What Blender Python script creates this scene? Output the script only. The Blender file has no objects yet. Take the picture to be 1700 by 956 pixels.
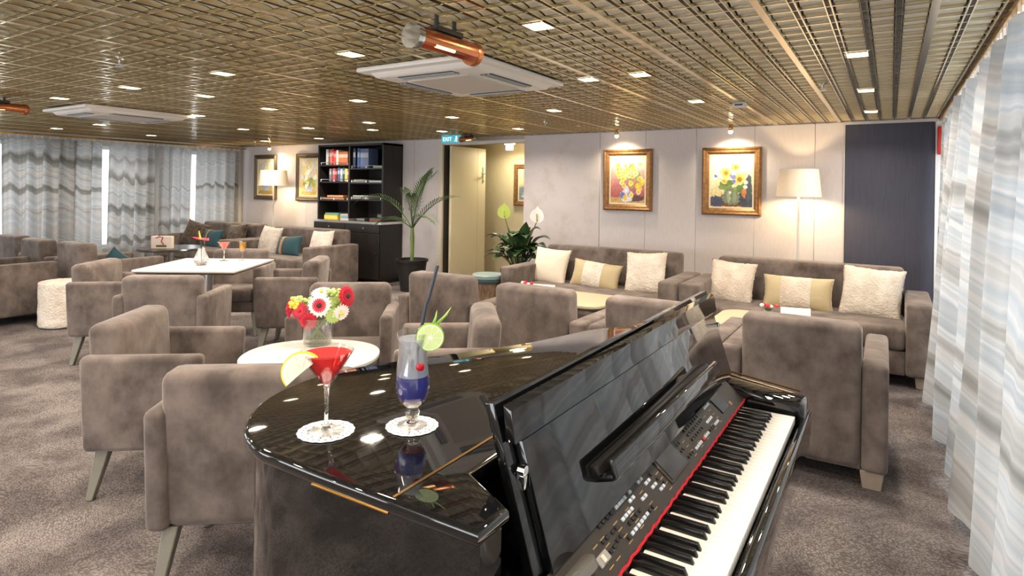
import bpy, bmesh, math, random
from mathutils import Vector, Matrix, noise
random.seed(7)
S = bpy.context.scene
COL = S.collection
PI = math.pi

# ------------------------------------------------------------------ camera
YAW = math.atan2(629, 1005); RHO = 0.0135
F = Vector((-math.sin(YAW), math.cos(YAW), 0)); R0 = Vector((math.cos(YAW), math.sin(YAW), 0)); U0 = Vector((0, 0, 1))
R = R0*math.cos(RHO) + U0*math.sin(RHO); U = U0*math.cos(RHO) - R0*math.sin(RHO)
cd = bpy.data.cameras.new('camera'); cam = bpy.data.objects.new('camera', cd); COL.objects.link(cam)
cd.sensor_width = 36; cd.lens = 36*1005/1700; cd.shift_y = -164.5/1700; cd.clip_start = .02
m = Matrix((R, U, -F)).transposed().to_4x4(); m.translation = (0, 0, 1.41); cam.matrix_world = m
S.camera = cam

# ------------------------------------------------------------------ world, daylight, exposure
w = bpy.data.worlds.new('world'); S.world = w; w.use_nodes = True
bg = w.node_tree.nodes['Background']; bg.inputs[0].default_value = (.86, .93, 1, 1); bg.inputs[1].default_value = 1.2
S.view_settings.view_transform = 'Standard'; S.view_settings.look = 'None'
S.view_settings.exposure = 0.42; S.view_settings.gamma = 1; S.view_settings.use_curve_mapping = False

def area(name, loc, d, sx, sy, power, col, parent=None, spread=PI):
    l = bpy.data.lights.new(name, 'AREA'); l.shape = 'RECTANGLE'; l.size = sx; l.size_y = sy; l.energy = power; l.color = col; l.spread = spread
    o = bpy.data.objects.new(name, l); COL.objects.link(o); o.location = loc
    o.rotation_euler = Vector(d).to_track_quat('-Z', 'Y').to_euler()
    if parent: o.parent = parent
    return o
DAY = (.86, .93, 1.0)
# daylight through the window bands of both long sides
area('daylight_right', (1.15, 2.2, 1.15), (-1, 0, 0), 9.2, 1.8, 225, DAY)
area('daylight_left', (-10.75, 2.2, 1.2), (1, 0, 0), 9.2, 1.6, 95, DAY)
# daylight through the windows of the room's near end
area('daylight_front', (-4.6, -3.35, 1.25), (0, 1, 0), 8.6, 1.5, 190, (.95, .96, 1))

# ------------------------------------------------------------------ mesh helpers
class MB:
    def __init__(s): s.v = []; s.f = []; s.mi = []; s.cur = 0
    def raw(s, v, f, M=None):
        b = len(s.v)
        s.v += [tuple(M @ Vector(p)) for p in v] if M is not None else [tuple(p) for p in v]
        s.f += [tuple(b+i for i in q) for q in f]; s.mi += [s.cur]*len(f)
        return s
    def bm(s, bm, M=None):
        bm.verts.index_update()
        v = [p.co.copy() for p in bm.verts]; f = [[q.index for q in x.verts] for x in bm.faces]; bm.free()
        return s.raw(v, f, M)
    def box(s, x0, x1, y0, y1, z0, z1, bev=0, seg=2, fn=None, M=None):
        b = bmesh.new(); bmesh.ops.create_cube(b, size=1)
        for p in b.verts:
            p.co = Vector((x0+(x1-x0)*(p.co.x+.5), y0+(y1-y0)*(p.co.y+.5), z0+(z1-z0)*(p.co.z+.5)))
            if fn: p.co = Vector(fn(*p.co))
        if bev: bmesh.ops.bevel(b, geom=b.edges[:]+b.verts[:], offset=bev, segments=seg, profile=.5, affect='EDGES', clamp_overlap=True)
        return s.bm(b, M)
    def lathe(s, prof, n=24, M=None, cap=True, sx=1, sy=1):
        v = []; f = []
        for r, z in prof:
            for i in range(n):
                a = 2*PI*i/n; v.append((r*math.cos(a)*sx, r*math.sin(a)*sy, z))
        for k in range(len(prof)-1):
            for i in range(n):
                j = (i+1) % n; f.append((k*n+i, k*n+j, (k+1)*n+j, (k+1)*n+i))
        if cap:
            if prof[0][0] > 1e-5: f.append(tuple(range(n-1, -1, -1)))
            if prof[-1][0] > 1e-5: f.append(tuple((len(prof)-1)*n+i for i in range(n)))
        return s.raw(v, f, M)
    def tube(s, pts, r, n=8, cap=True):
        pts = [Vector(p) for p in pts]; rs = r if isinstance(r, (list, tuple)) else [r]*len(pts)
        v = []; f = []; up = Vector((.123, .311, .94)).normalized()
        for k, p in enumerate(pts):
            t = (pts[min(k+1, len(pts)-1)]-pts[max(k-1, 0)]).normalized()
            a = t.cross(up); a = a.normalized() if a.length > 1e-4 else t.cross(Vector((1, 0, 0))).normalized(); b = t.cross(a)
            for i in range(n):
                q = 2*PI*i/n; v.append(p+(a*math.cos(q)+b*math.sin(q))*rs[k])
        for k in range(len(pts)-1):
            for i in range(n):
                j = (i+1) % n; f.append((k*n+i, k*n+j, (k+1)*n+j, (k+1)*n+i))
        if cap: f.append(tuple(range(n))); f.append(tuple((len(pts)-1)*n+i for i in range(n-1, -1, -1)))
        return s.raw(v, f)
    def prism(s, poly, z0, z1, bev=0, seg=3, M=None):
        b = bmesh.new(); vs = [b.verts.new((x, y, z0)) for x, y in poly]; fc = b.faces.new(vs)
        r = bmesh.ops.extrude_face_region(b, geom=[fc]); 
        for e in r['geom']:
            if isinstance(e, bmesh.types.BMVert): e.co.z = z1
        bmesh.ops.recalc_face_normals(b, faces=b.faces[:])
        if bev:
            ed = [e for e in b.edges if abs(e.verts[0].co.z-e.verts[1].co.z) < 1e-6]
            bmesh.ops.bevel(b, geom=ed, offset=bev, segments=seg, profile=.5, affect='EDGES')
        return s.bm(b, M)
    def mesh(s, name, ang=40):
        me = bpy.data.meshes.new(name); me.from_pydata(s.v, [], s.f)
        for p, i in zip(me.polygons, s.mi): p.material_index = i
        b = bmesh.new(); b.from_mesh(me); bmesh.ops.recalc_face_normals(b, faces=b.faces[:]); b.to_mesh(me); b.free()
        me.polygons.foreach_set('use_smooth', [True]*len(me.polygons)); me.set_sharp_from_angle(angle=math.radians(ang)); me.update()
        return me
    def obj(s, name, mat, parent=None, loc=(0, 0, 0), rot=(0, 0, 0), ang=40):
        return put(name, s.mesh(name, ang), mat, parent, loc, rot)

def put(name, me, mat, parent=None, loc=(0, 0, 0), rot=(0, 0, 0), scale=None):
    o = bpy.data.objects.new(name, me); COL.objects.link(o)
    if mat is not None and len(me.materials) == 0:
        for q in (mat if isinstance(mat, (list, tuple)) else [mat]): me.materials.append(q)
    o.location = loc; o.rotation_euler = rot
    if scale: o.scale = scale
    if parent: o.parent = parent
    return o
def tag(o, label, cat, group=None):
    o['label'] = label; o['category'] = cat
    if group: o['group'] = group
    return o
def thing(name, label, cat, loc=(0, 0, 0), rz=0, group=None):
    o = bpy.data.objects.new(name, None); COL.objects.link(o); o.location = loc; o.rotation_euler = (0, 0, rz); o.empty_display_size = .1
    return tag(o, label, cat, group)
def struct(o): o['kind'] = 'structure'; return o
def RX(a): return Matrix.Rotation(a, 4, 'X')
def RY(a): return Matrix.Rotation(a, 4, 'Y')
def RZ(a): return Matrix.Rotation(a, 4, 'Z')
def T(x, y, z): return Matrix.Translation((x, y, z))

# ------------------------------------------------------------------ materials
def srgb(r, g, b):
    f = lambda c: (c/255/12.92) if c/255 <= .04045 else ((c/255+.055)/1.055)**2.4
    return (f(r), f(g), f(b), 1)
def mat(name, col, rough=.5, metal=0, **k):
    mt = bpy.data.materials.new(name); mt.use_nodes = True; nt = mt.node_tree; b = nt.nodes['Principled BSDF']
    b.inputs['Base Color'].default_value = col; b.inputs['Roughness'].default_value = rough; b.inputs['Metallic'].default_value = metal
    if 'spec' in k: b.inputs['Specular IOR Level'].default_value = k['spec']
    if 'coat' in k: b.inputs['Coat Weight'].default_value = k['coat']; b.inputs['Coat Roughness'].default_value = .03
    if 'trans' in k: b.inputs['Transmission Weight'].default_value = k['trans']; b.inputs['IOR'].default_value = k.get('ior', 1.45)
    if 'sheen' in k: b.inputs['Sheen Weight'].default_value = k['sheen']; b.inputs['Sheen Roughness'].default_value = .4; b.inputs['Sheen Tint'].default_value = k.get('tint', (1, .9, .8, 1))
    if 'emit' in k: b.inputs['Emission Color'].default_value = k.get('ecol', col); b.inputs['Emission Strength'].default_value = k['emit']
    if 'sss' in k: b.inputs['Subsurface Weight'].default_value = k['sss']; b.inputs['Subsurface Radius'].default_value = (.01, .008, .004)
    L = nt.links.new
    if 'mottle' in k or 'bump' in k:
        tc = nt.nodes.new('ShaderNodeTexCoord')
    if 'mottle' in k:      # (scale, other colour, low, high)
        sc, c2, lo, hi = k['mottle']
        n = nt.nodes.new('ShaderNodeTexNoise'); n.inputs['Scale'].default_value = sc; n.inputs['Detail'].default_value = 5; n.inputs['Roughness'].default_value = .6
        mp = nt.nodes.new('ShaderNodeMapping'); mp.inputs['Scale'].default_value = k.get('stretch', (1, 1, 1))
        L(tc.outputs['Object'], mp.inputs[0]); L(mp.outputs[0], n.inputs['Vector'])
        if k.get('per'):
            oi = nt.nodes.new('ShaderNodeObjectInfo'); ad = nt.nodes.new('ShaderNodeVectorMath'); ad.operation = 'ADD'
            cb = nt.nodes.new('ShaderNodeVectorMath'); cb.operation = 'SCALE'; cb.inputs['Scale'].default_value = 37; cx = nt.nodes.new('ShaderNodeCombineXYZ')
            L(oi.outputs['Random'], cx.inputs[0]); L(oi.outputs['Random'], cx.inputs[1]); L(cx.outputs[0], cb.inputs[0]); L(mp.outputs[0], ad.inputs[0]); L(cb.outputs[0], ad.inputs[1]); L(ad.outputs[0], n.inputs['Vector'])
        r = nt.nodes.new('ShaderNodeValToRGB'); r.color_ramp.elements[0].position = lo; r.color_ramp.elements[0].color = col; r.color_ramp.elements[1].position = hi; r.color_ramp.elements[1].color = c2
        L(n.outputs['Fac'], r.inputs[0]); L(r.outputs[0], b.inputs['Base Color'])
    if 'bump' in k:        # (scale, strength, distance)
        sc, st, di = k['bump']
        n = nt.nodes.new('ShaderNodeTexNoise'); n.inputs['Scale'].default_value = sc; n.inputs['Detail'].default_value = 4
        L(tc.outputs['Object'], n.inputs['Vector']); bp = nt.nodes.new('ShaderNodeBump'); bp.inputs['Strength'].default_value = st; bp.inputs['Distance'].default_value = di
        L(n.outputs['Fac'], bp.inputs['Height']); L(bp.outputs[0], b.inputs['Normal'])
    return mt
def glassy(name, col=(1, 1, 1, 1), ior=1.45, rough=0.0):
    return mat(name, col, rough, trans=1, ior=ior)
def thin_glass(name, tint=(1, 1, 1, 1), refl=.07, rim=False):
    mt = bpy.data.materials.new(name); mt.use_nodes = True; nt = mt.node_tree; nt.nodes.clear(); L = nt.links.new
    o = nt.nodes.new('ShaderNodeOutputMaterial'); mx = nt.nodes.new('ShaderNodeMixShader'); t = nt.nodes.new('ShaderNodeBsdfTransparent'); g = nt.nodes.new('ShaderNodeBsdfGlossy')
    t.inputs[0].default_value = tint; g.inputs['Roughness'].default_value = .02; mx.inputs[0].default_value = refl
    if rim:
        fr = nt.nodes.new('ShaderNodeLayerWeight'); fr.inputs[0].default_value = .5; pw = nt.nodes.new('ShaderNodeMath'); pw.operation = 'POWER'; pw.inputs[1].default_value = 2.2; ma = nt.nodes.new('ShaderNodeMath'); ma.operation = 'MULTIPLY_ADD'; ma.inputs[1].default_value = .75; ma.inputs[2].default_value = .06; ma.use_clamp = True
        L(fr.outputs['Facing'], pw.inputs[0]); L(pw.outputs[0], ma.inputs[0]); L(ma.outputs[0], mx.inputs[0])
    L(t.outputs[0], mx.inputs[1]); L(g.outputs[0], mx.inputs[2]); L(mx.outputs[0], o.inputs[0]); return mt
def drink_material(name, c, clear=.6):
    mt = bpy.data.materials.new(name); mt.use_nodes = True; nt = mt.node_tree; nt.nodes.clear(); L = nt.links.new
    o = nt.nodes.new('ShaderNodeOutputMaterial'); m1 = nt.nodes.new('ShaderNodeMixShader'); m2 = nt.nodes.new('ShaderNodeMixShader'); m3 = nt.nodes.new('ShaderNodeMixShader')
    t = nt.nodes.new('ShaderNodeBsdfTransparent'); d = nt.nodes.new('ShaderNodeBsdfDiffuse'); r = nt.nodes.new('ShaderNodeBsdfTranslucent'); g = nt.nodes.new('ShaderNodeBsdfGlossy'); g.inputs['Roughness'].default_value = .03
    for q in (t, d, r): q.inputs[0].default_value = c
    m1.inputs[0].default_value = .5; m2.inputs[0].default_value = clear; m3.inputs[0].default_value = .05
    L(d.outputs[0], m1.inputs[1]); L(r.outputs[0], m1.inputs[2]); L(m1.outputs[0], m2.inputs[1]); L(t.outputs[0], m2.inputs[2]); L(m2.outputs[0], m3.inputs[1]); L(g.outputs[0], m3.inputs[2]); L(m3.outputs[0], o.inputs[0]); return mt

velvet = mat('velvet', srgb(78, 69, 64), .85, sheen=.3, tint=(1, .92, .86, 1), mottle=(6.5, srgb(122, 110, 103), .34, .66), stretch=(1, 1, .8), per=1, bump=(9, .25, .02), spec=.2)
legm = mat('grey_lacquer_leg', srgb(128, 124, 112), .4)
footm = mat('pale_foot', srgb(150, 136, 120), .5)
white_top = mat('white_laminate', srgb(206, 199, 191), .35)
dark_edge = mat('grey_edge', srgb(95, 92, 88), .4)
chrome = mat('chrome', (.75, .75, .75, 1), .12, 1)
steel = mat('brushed_steel', (.55, .56, .57, 1), .35, 1)
piano_black = mat('piano_black', (.004, .004, .0045, 1), .03, spec=.5, coat=.6)
black_satin = mat('black_satin', (.012, .011, .010, 1), .38)
panel_brown = mat('panel_brown', srgb(48, 41, 33), .42)
brass = mat('brass', srgb(205, 160, 90), .22, 1)
white_key = mat('white_key', srgb(240, 235, 224), .25)
black_key = mat('black_key', (.008, .008, .008, 1), .22)
felt = mat('red_felt', srgb(190, 25, 40), .9)
glass = thin_glass('clear_glass', (.97, .98, .98, 1), .1, True)
clear_stem = glassy('stem_glass', (1, 1, 1, 1), 1.5)
pane_m = thin_glass('window_glass')
frame_white = mat('window_frame_white', srgb(225, 226, 226), .4)
wall_m = mat('wall_fabric', srgb(204, 198, 199), .8, mottle=(60, srgb(212, 206, 207), .3, .7), stretch=(1, 1, .2), bump=(300, .1, .002))
wall_stain = mat('wall_fabric_scuffed', srgb(204, 197, 198), .8, mottle=(5, srgb(192, 181, 174), .5, .75), bump=(300, .1, .002))
joint_m = mat('wall_joint', srgb(186, 177, 170), .8)
cream_m = mat('cream_door', srgb(226, 214, 178), .45)
cream_wall = mat('corridor_wall', srgb(224, 208, 168), .8, mottle=(40, srgb(232, 218, 182), .3, .7), stretch=(1, 1, .15))
navy_m = mat('navy_panel', srgb(58, 60, 75), .7, mottle=(90, srgb(68, 70, 86), .3, .7), stretch=(1, 1, .06))
ebony = mat('ebony_wood', srgb(30, 26, 25), .45, mottle=(14, srgb(42, 37, 35), .3, .7), stretch=(1, 1, .1))
gold_frame = mat('gilt_frame', srgb(132, 92, 54), .4, .4, mottle=(30, srgb(164, 122, 76), .35, .65), bump=(60, .2, .004))
bronze_frame = mat('bronze_frame', srgb(92, 78, 58), .4, .4)
liner_m = mat('frame_liner', srgb(238, 226, 198), .6)
shade_m = None
fur_cream = mat('cream_fur', srgb(200, 184, 166), .95, sheen=.4, mottle=(9, srgb(224, 211, 195), .35, .65), per=1, bump=(55, .7, .02))
fur_white = mat('white_fur', srgb(204, 192, 176), .95, sheen=.4, mottle=(9, srgb(228, 218, 204), .35, .65), per=1, bump=(55, .7, .02))
fur_grey = mat('pale_grey_fur', srgb(196, 184, 172), .95, sheen=.5, mottle=(10, srgb(224, 214, 202), .35, .65), bump=(55, .7, .02))
fur_brown = mat('brown_fur', srgb(58, 48, 40), .95, sheen=.4, mottle=(14, srgb(100, 86, 72), .4, .7), bump=(60, .9, .02))
satin_cream = mat('satin_cream', srgb(226, 212, 192), .6, sheen=.3)
satin_beige = mat('satin_beige', srgb(184, 166, 128), .45, sheen=.5, bump=(30, .2, .01))
teal_cloth = mat('teal_cloth', srgb(28, 68, 78), .8, sheen=.3)
tan_ribbon = mat('tan_ribbon', srgb(170, 132, 90), .6)
red_m = mat('red_plastic', srgb(196, 30, 24), .4)
paper = mat('white_card', srgb(244, 240, 232), .7)
leaf_dark = mat('leaf_dark', srgb(38, 62, 36), .38, mottle=(12, srgb(62, 88, 48), .35, .65))
leaf_palm = mat('leaf_palm', srgb(58, 84, 46), .42, mottle=(8, srgb(92, 116, 66), .35, .65))
stem_green = mat('stem_green', srgb(96, 118, 58), .5)
pot_black = mat('pot_black', srgb(26, 24, 24), .5)
soil = mat('soil', srgb(48, 36, 28), .95)
ac_white = mat('ac_white', srgb(232, 228, 220), .4)
ac_grille = mat('ac_grille', srgb(204, 198, 190), .6, bump=(400, .3, .002))
dark_slot = mat('dark_slot', srgb(58, 62, 66), .5)
ceil_back = mat('ceiling_void', srgb(52, 46, 36), .6)
slat_m = mat('ceiling_slat_metal', (.70, .69, .63, 1), .33, .55, mottle=(4, (.84, .825, .745, 1), .3, .7))
bar_m = mat('ceiling_bar_brass', (.80, .70, .50, 1), .16, 1)
bar_dark = mat('ceiling_bar_groove', (.05, .042, .03, 1), .5, .3)
joint_bar = mat('ceiling_joint_brass', (.80, .70, .50, 1), .22, 1)
lamp_emit = mat('downlight_lens', (1, .9, .72, 1), .5, emit=14, ecol=(1, .80, .52, 1))

def carpet_material():
    mt = bpy.data.materials.new('carpet'); mt.use_nodes = True; nt = mt.node_tree; b = nt.nodes['Principled BSDF']; L = nt.links.new
    b.inputs['Roughness'].default_value = .95; b.inputs['Specular IOR Level'].default_value = .1
    tc = nt.nodes.new('ShaderNodeTexCoord')
    wn = nt.nodes.new('ShaderNodeTexNoise'); wn.inputs['Scale'].default_value = 1.3; wn.inputs['Detail'].default_value = 3
    L(tc.outputs['Object'], wn.inputs['Vector'])
    sb = nt.nodes.new('ShaderNodeVectorMath'); sb.operation = 'MULTIPLY_ADD'; sb.inputs[1].default_value = (.5, .5, 0)
    L(wn.outputs['Color'], sb.inputs[0]); L(tc.outputs['Object'], sb.inputs[2])
    mp = nt.nodes.new('ShaderNodeMapping'); mp.inputs['Scale'].default_value = (74, 122, 1); mp.inputs['Rotation'].default_value = (0, 0, .5)
    L(sb.outputs[0], mp.inputs[0])
    vo = nt.nodes.new('ShaderNodeTexVoronoi'); vo.feature = 'DISTANCE_TO_EDGE'; vo.inputs['Scale'].default_value = 1.0; vo.inputs['Randomness'].default_value = .7; L(mp.outputs[0], vo.inputs['Vector'])
    r1 = nt.nodes.new('ShaderNodeValToRGB'); r1.color_ramp.elements[0].position = .04; r1.color_ramp.elements[1].position = .2
    r1.color_ramp.elements[0].color = (.45, .43, .43, 1); r1.color_ramp.elements[1].color = (1, 1, 1, 1); L(vo.outputs['Distance'], r1.inputs[0])
    n2 = nt.nodes.new('ShaderNodeTexNoise'); n2.inputs['Scale'].default_value = 3.2; n2.inputs['Detail'].default_value = 4; L(sb.outputs[0], n2.inputs['Vector'])
    r2 = nt.nodes.new('ShaderNodeValToRGB'); r2.color_ramp.elements[0].position = .38; r2.color_ramp.elements[1].position = .62
    r2.color_ramp.elements[0].color = srgb(104, 97, 95); r2.color_ramp.elements[1].color = srgb(143, 135, 131); L(n2.outputs['Fac'], r2.inputs[0])
    mx = nt.nodes.new('ShaderNodeMix'); mx.data_type = 'RGBA'; mx.blend_type = 'MULTIPLY'; mx.inputs[0].default_value = 1
    L(r2.outputs[0], mx.inputs[6]); L(r1.outputs[0], mx.inputs[7]); L(mx.outputs[2], b.inputs['Base Color'])
    n3 = nt.nodes.new('ShaderNodeTexNoise'); n3.inputs['Scale'].default_value = 260; L(tc.outputs['Object'], n3.inputs['Vector'])
    bp = nt.nodes.new('ShaderNodeBump'); bp.inputs['Strength'].default_value = .5; bp.inputs['Distance'].default_value = .006; L(n3.outputs['Fac'], bp.inputs['Height']); L(bp.outputs[0], b.inputs['Normal'])
    return mt
carpet = carpet_material()

def curtain_material(name, cols, tr):
    mt = bpy.data.materials.new(name); mt.use_nodes = True; nt = mt.node_tree; nt.nodes.clear(); L = nt.links.new
    o = nt.nodes.new('ShaderNodeOutputMaterial'); mx = nt.nodes.new('ShaderNodeMixShader'); mx.inputs[0].default_value = tr
    d = nt.nodes.new('ShaderNodeBsdfDiffuse'); t = nt.nodes.new('ShaderNodeBsdfTranslucent')
    tc = nt.nodes.new('ShaderNodeTexCoord')
    n1 = nt.nodes.new('ShaderNodeTexNoise'); n1.inputs['Scale'].default_value = 1.7; n1.inputs['Detail'].default_value = 3; L(tc.outputs['UV'], n1.inputs['Vector'])
    sx = nt.nodes.new('ShaderNodeSeparateXYZ'); L(tc.outputs['UV'], sx.inputs[0])
    ma = nt.nodes.new('ShaderNodeMath'); ma.operation = 'MULTIPLY_ADD'; ma.inputs[1].default_value = .30; L(n1.outputs['Fac'], ma.inputs[0]); L(sx.outputs[1], ma.inputs[2])
    n2 = nt.nodes.new('ShaderNodeTexNoise'); n2.noise_dimensions = '1D'; n2.inputs['Scale'].default_value = 4.2; n2.inputs['Detail'].default_value = 4; n2.inputs['Roughness'].default_value = .5; L(ma.outputs[0], n2.inputs['W'])
    r = nt.nodes.new('ShaderNodeValToRGB'); cr = r.color_ramp
    while len(cr.elements) < len(cols): cr.elements.new(.5)
    for e, (p, c) in zip(cr.elements, cols): e.position = p; e.color = c
    L(n2.outputs['Fac'], r.inputs[0]); L(r.outputs[0], d.inputs[0]); L(r.outputs[0], t.inputs[0]); L(d.outputs[0], mx.inputs[1]); L(t.outputs[0], mx.inputs[2]); L(mx.outputs[0], o.inputs[0])
    return mt
agate = curtain_material('agate_cloth', [(.26, srgb(112, 111, 106)), (.37, srgb(150, 147, 142)), (.46, srgb(182, 177, 172)), (.52, srgb(162, 165, 166)), (.58, srgb(188, 185, 181)), (.66, srgb(148, 152, 154)), (.76, srgb(180, 174, 167))], .36)

# ------------------------------------------------------------------ room shell
ZC = 2.12; YB = 6.88; XL, XR = -10.2, .62; YF = -3.0
struct(MB().box(XL-.3, XR+.3, YF-.2, 8.6, -.1, 0).obj('floor', carpet))
ceiling = struct(MB().box(XL-.3, XR+.3, YF-.2, 8.6, ZC+.06, ZC+.16).obj('ceiling', ceil_back))
CX, CY = .115, .126
nx = int((XR-XL)/CX)+1; ny = int((YB-YF)/CY)
# long channel bars (run along the room's depth), cross ribs, and satin slats of the metal grid
def channel(wd, groove):
    h = MB(); a = wd/2
    h.cur = 0; h.box(-a, -a+.005, YF, YB, ZC-.002, ZC+.022); h.box(a-.005, a, YF, YB, ZC-.002, ZC+.022)
    h.cur = groove; h.box(-a+.005, a-.005, YF, YB, ZC+.006, ZC+.022)
    return h.mesh('grid_bar')
me_bar = channel(.026, 1); me_bar.materials.append(bar_m); me_bar.materials.append(bar_dark)
me_joint = MB().box(-.014, .014, YF, YB, ZC-.004, ZC+.022).mesh('joint_bar'); me_joint.materials.append(joint_bar)
me_rib = MB().box(XL, XR, -.0045, .0045, ZC+.001, ZC+.02).mesh('cross_rib'); me_rib.materials.append(bar_m)
X0 = .135
def tile_verts(xa, ya):
    v = []
    for i in range(6):
        t = i/5; y = ya+.007+t*(CY-.014); z = ZC+.008+.011*math.sin(t*PI)+.006*t
        v += [(xa+.0175, y, z), (xa+CX-.0175, y, z)]
    return v
TF = [(2*i, 2*i+1, 2*i+3, 2*i+2) for i in range(5)]
me_tile = MB().raw(tile_verts(0, 0), TF).mesh('ceiling_tile', 80); me_tile.materials.append(slat_m)
cells = []
for j in range(ny+1):
    y = YF+.05+j*CY
    if y+CY > YB+.03: break
    for c in range(nx+1):
        x = X0+3*CX-c*CX
        if x < XL or x+CX > XR: continue
        q = Vector((x+CX/2, y+CY/2, ZC-1.41)); d = q.dot(F); seen = 0
        if d > .2:
            px = 850+1005*q.dot(R)/d; py = 313.5-1005*q.dot(U)/d; seen = 1 if (-10 < px < 1710 and py > -12) else 0
        cells.append((d if seen else 99+abs(y), x, y))
cells.sort()
for d, x, y in cells[:300]: put('ceiling_tile', me_tile, None, ceiling, (x, y, 0))
field = MB()
for d, x, y in cells[300:]: field.raw(tile_verts(x, y), TF)
_o = field.obj('ceiling_tile_field', slat_m, ceiling, ang=80); _o['kind'] = 'stuff'
for i in range(nx):
    x = X0+4*CX-i*CX
    if not XL < x < XR: continue
    jt = (i-4) % 5 == 0
    put('joint_bar' if jt else 'grid_bar', me_joint if jt else me_bar, None, ceiling, (x, 0, 0))
for j in range(ny+1):
    y = YF+.05+j*CY
    if y+CY > YB+.03: break
    put('cross_rib', me_rib, None, ceiling, (0, y, 0))

# back wall: fabric panels on a backing, an open doorway, a navy panel by the window side
DX0, DX1 = -5.47, -4.11
wb = MB(); wb.box(XL-.3, DX0, YB, YB+.12, 0, ZC+.05); wb.box(DX1, XR+.3, YB, YB+.12, 0, ZC+.05); wb.box(DX0, DX1, YB, YB+.12, 2.045, ZC+.05)
wall_back = struct(wb.obj('wall_back', joint_m))
def wpanel(x0, x1, mt, z0=.09, z1=ZC-.005, th=.014, name='wall_panel'):
    return MB().box(x0+.0012, x1-.0012, YB-th, YB, z0, z1, .002, 1).obj(name, mt, wall_back)
seams = [-.39, -.66, -1.24, -1.86, -2.45, -3.03]
for a, b in zip(seams[1:], seams[:-1]): wpanel(a, b, wall_m)
wpanel(-4.11, -3.03, wall_stain, th=.022)
nv = wpanel(-.39, .34, navy_m, th=.03, z1=ZC-.03, name='navy_panel'); nv['label'] = 'dark navy upholstered wall panel beside the right curtain'
MB().box(-.405, -.39, YB-.034, YB, .0, ZC-.01).obj('edge_strip', mat('pale_strip', srgb(196, 190, 184), .5), wall_back)
MB().box(-.405, .36, YB-.036, YB, ZC-.03, ZC-.002).obj('edge_strip', mat('pale_strip2', srgb(196, 190, 184), .5), wall_back)
wpanel(.345, XR, mat('white_paint', srgb(228, 226, 224), .6))
for a, b in ((-6.02, DX0-.07), (-6.62, -6.02), (-7.22, -6.62), (-7.82, -7.22), (-8.42, -7.82), (-9.02, -8.42), (-9.62, -9.02), (XL, -9.62)): wpanel(a, b, wall_m)
struct(MB().box(DX1, XR, YB-.03, YB-.0, 0, .09).obj('baseboard_back', mat('baseboard', srgb(120, 108, 98), .5)))
struct(MB().box(XL, DX0-.07, YB-.03, YB-.0, 0, .09).obj('baseboard_back', bpy.data.materials['baseboard']))
tf = MB(); tf.box(DX0-.075, DX0, YB-.035, YB+.16, 0, ZC-.003, .004, 1)
struct(tf.obj('trim_1', mat('door_jamb', srgb(214, 204, 186), .5)))
struct(MB().box(DX0, DX1, YB-.02, YB+.14, 2.03, 2.07).obj('trim_2', mat('door_header', srgb(216, 210, 204), .5)))
struct(MB().box(DX0, DX0+.012, YB+.0, YB+.12, 0, 2.03).obj('trim_3', mat('door_seal', srgb(60, 54, 46), .6)))
# corridor behind the doorway
struct(MB().box(-7.2, -2.6, 8.3, 8.42, 0, ZC+.05).obj('wall_corridor', cream_wall))
struct(MB().box(-7.3, -7.2, YB+.12, 8.3, 0, ZC+.05).obj('wall_corridor_left', cream_wall))
struct(MB().box(-2.7, -2.6, YB+.12, 8.3, 0, ZC+.05).obj('wall_corridor_right', cream_wall))
struct(MB().box(-7.2, -2.6, YB+.125, 8.3, ZC+.02, ZC+.055).obj('ceiling_corridor', cream_m))
# open door leaf
dr = struct(MB().box(0, .045, 0, .80, .008, 2.02, .003, 1).obj('door_1', cream_m, None, (DX0+.055, YB+.06, 0), (0, 0, math.radians(-3))))
hd = MB(); hd.box(.045, .053, .715, .75, 1.50, 1.74, .003, 1); hd.tube([(.045, .732, 1.64), (.10, .732, 1.64), (.105, .72, 1.64), (.105, .62, 1.64)], .009); hd.lathe([(.012, 0), (.012, .018)], 12, T(.053, .732, 1.53) @ RY(PI/2))
h = hd.obj('door_handle', steel, dr); h['label'] = 'steel lever handle on a long plate'
MB().box(.0452, .0462, .60, .604, .01, 2.0).obj('edge_line', mat('door_line', srgb(196, 182, 146), .5), dr)

# side walls with window bands behind the curtains
def window_wall(name, x0, x1, inner, wins, z0, z1, n0):
    b = MB(); b.box(x0, x1, YF, YB, 0, z0); b.box(x0, x1, YF, YB, z1, ZC+.05)
    ys = [YF]+[q for a in wins for q in a]+[YB]
    for i in range(0, len(ys), 2): b.box(x0, x1, ys[i], ys[i+1], z0, z1)
    wl = struct(b.obj(name, mat(name+'_paint', srgb(214, 212, 208), .7)))
    xm = (x0+x1)/2
    for k, (a, c) in enumerate(wins):
        g = MB(); t = .05
        g.box(xm-.03, xm+.03, a, c, z0, z0+t); g.box(xm-.03, xm+.03, a, c, z1-t, z1); g.box(xm-.03, xm+.03, a, a+t, z0+t, z1-t); g.box(xm-.03, xm+.03, c-t, c, z0+t, z1-t)
        o = struct(g.obj('window_%d' % (n0+k), frame_white))
        MB().box(xm-.003, xm+.003, a+t, c-t, z0+t, z1-t).obj('pane', pane_m, o)
WL = [(-2.6, -1.2), (-.9, .5), (.8, 2.2), (2.5, 3.9), (4.1, 5.2), (5.4, 6.6)]
window_wall('wall_left', XL-.22, XL-.02, 1, WL, .42, 1.98, 1)
WR = [(-2.6, -.9), (-.6, 1.1), (1.4, 3.1), (3.4, 4.9), (5.1, 6.6)]
window_wall('wall_right', XR, XR+.2, -1, WR, .16, 2.0, 7)
fw = MB(); fw.box(XL-.2, XR+.2, YF-.15, YF, 0, .45); fw.box(XL-.2, XR+.2, YF-.15, YF, 2.0, ZC+.05)
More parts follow.
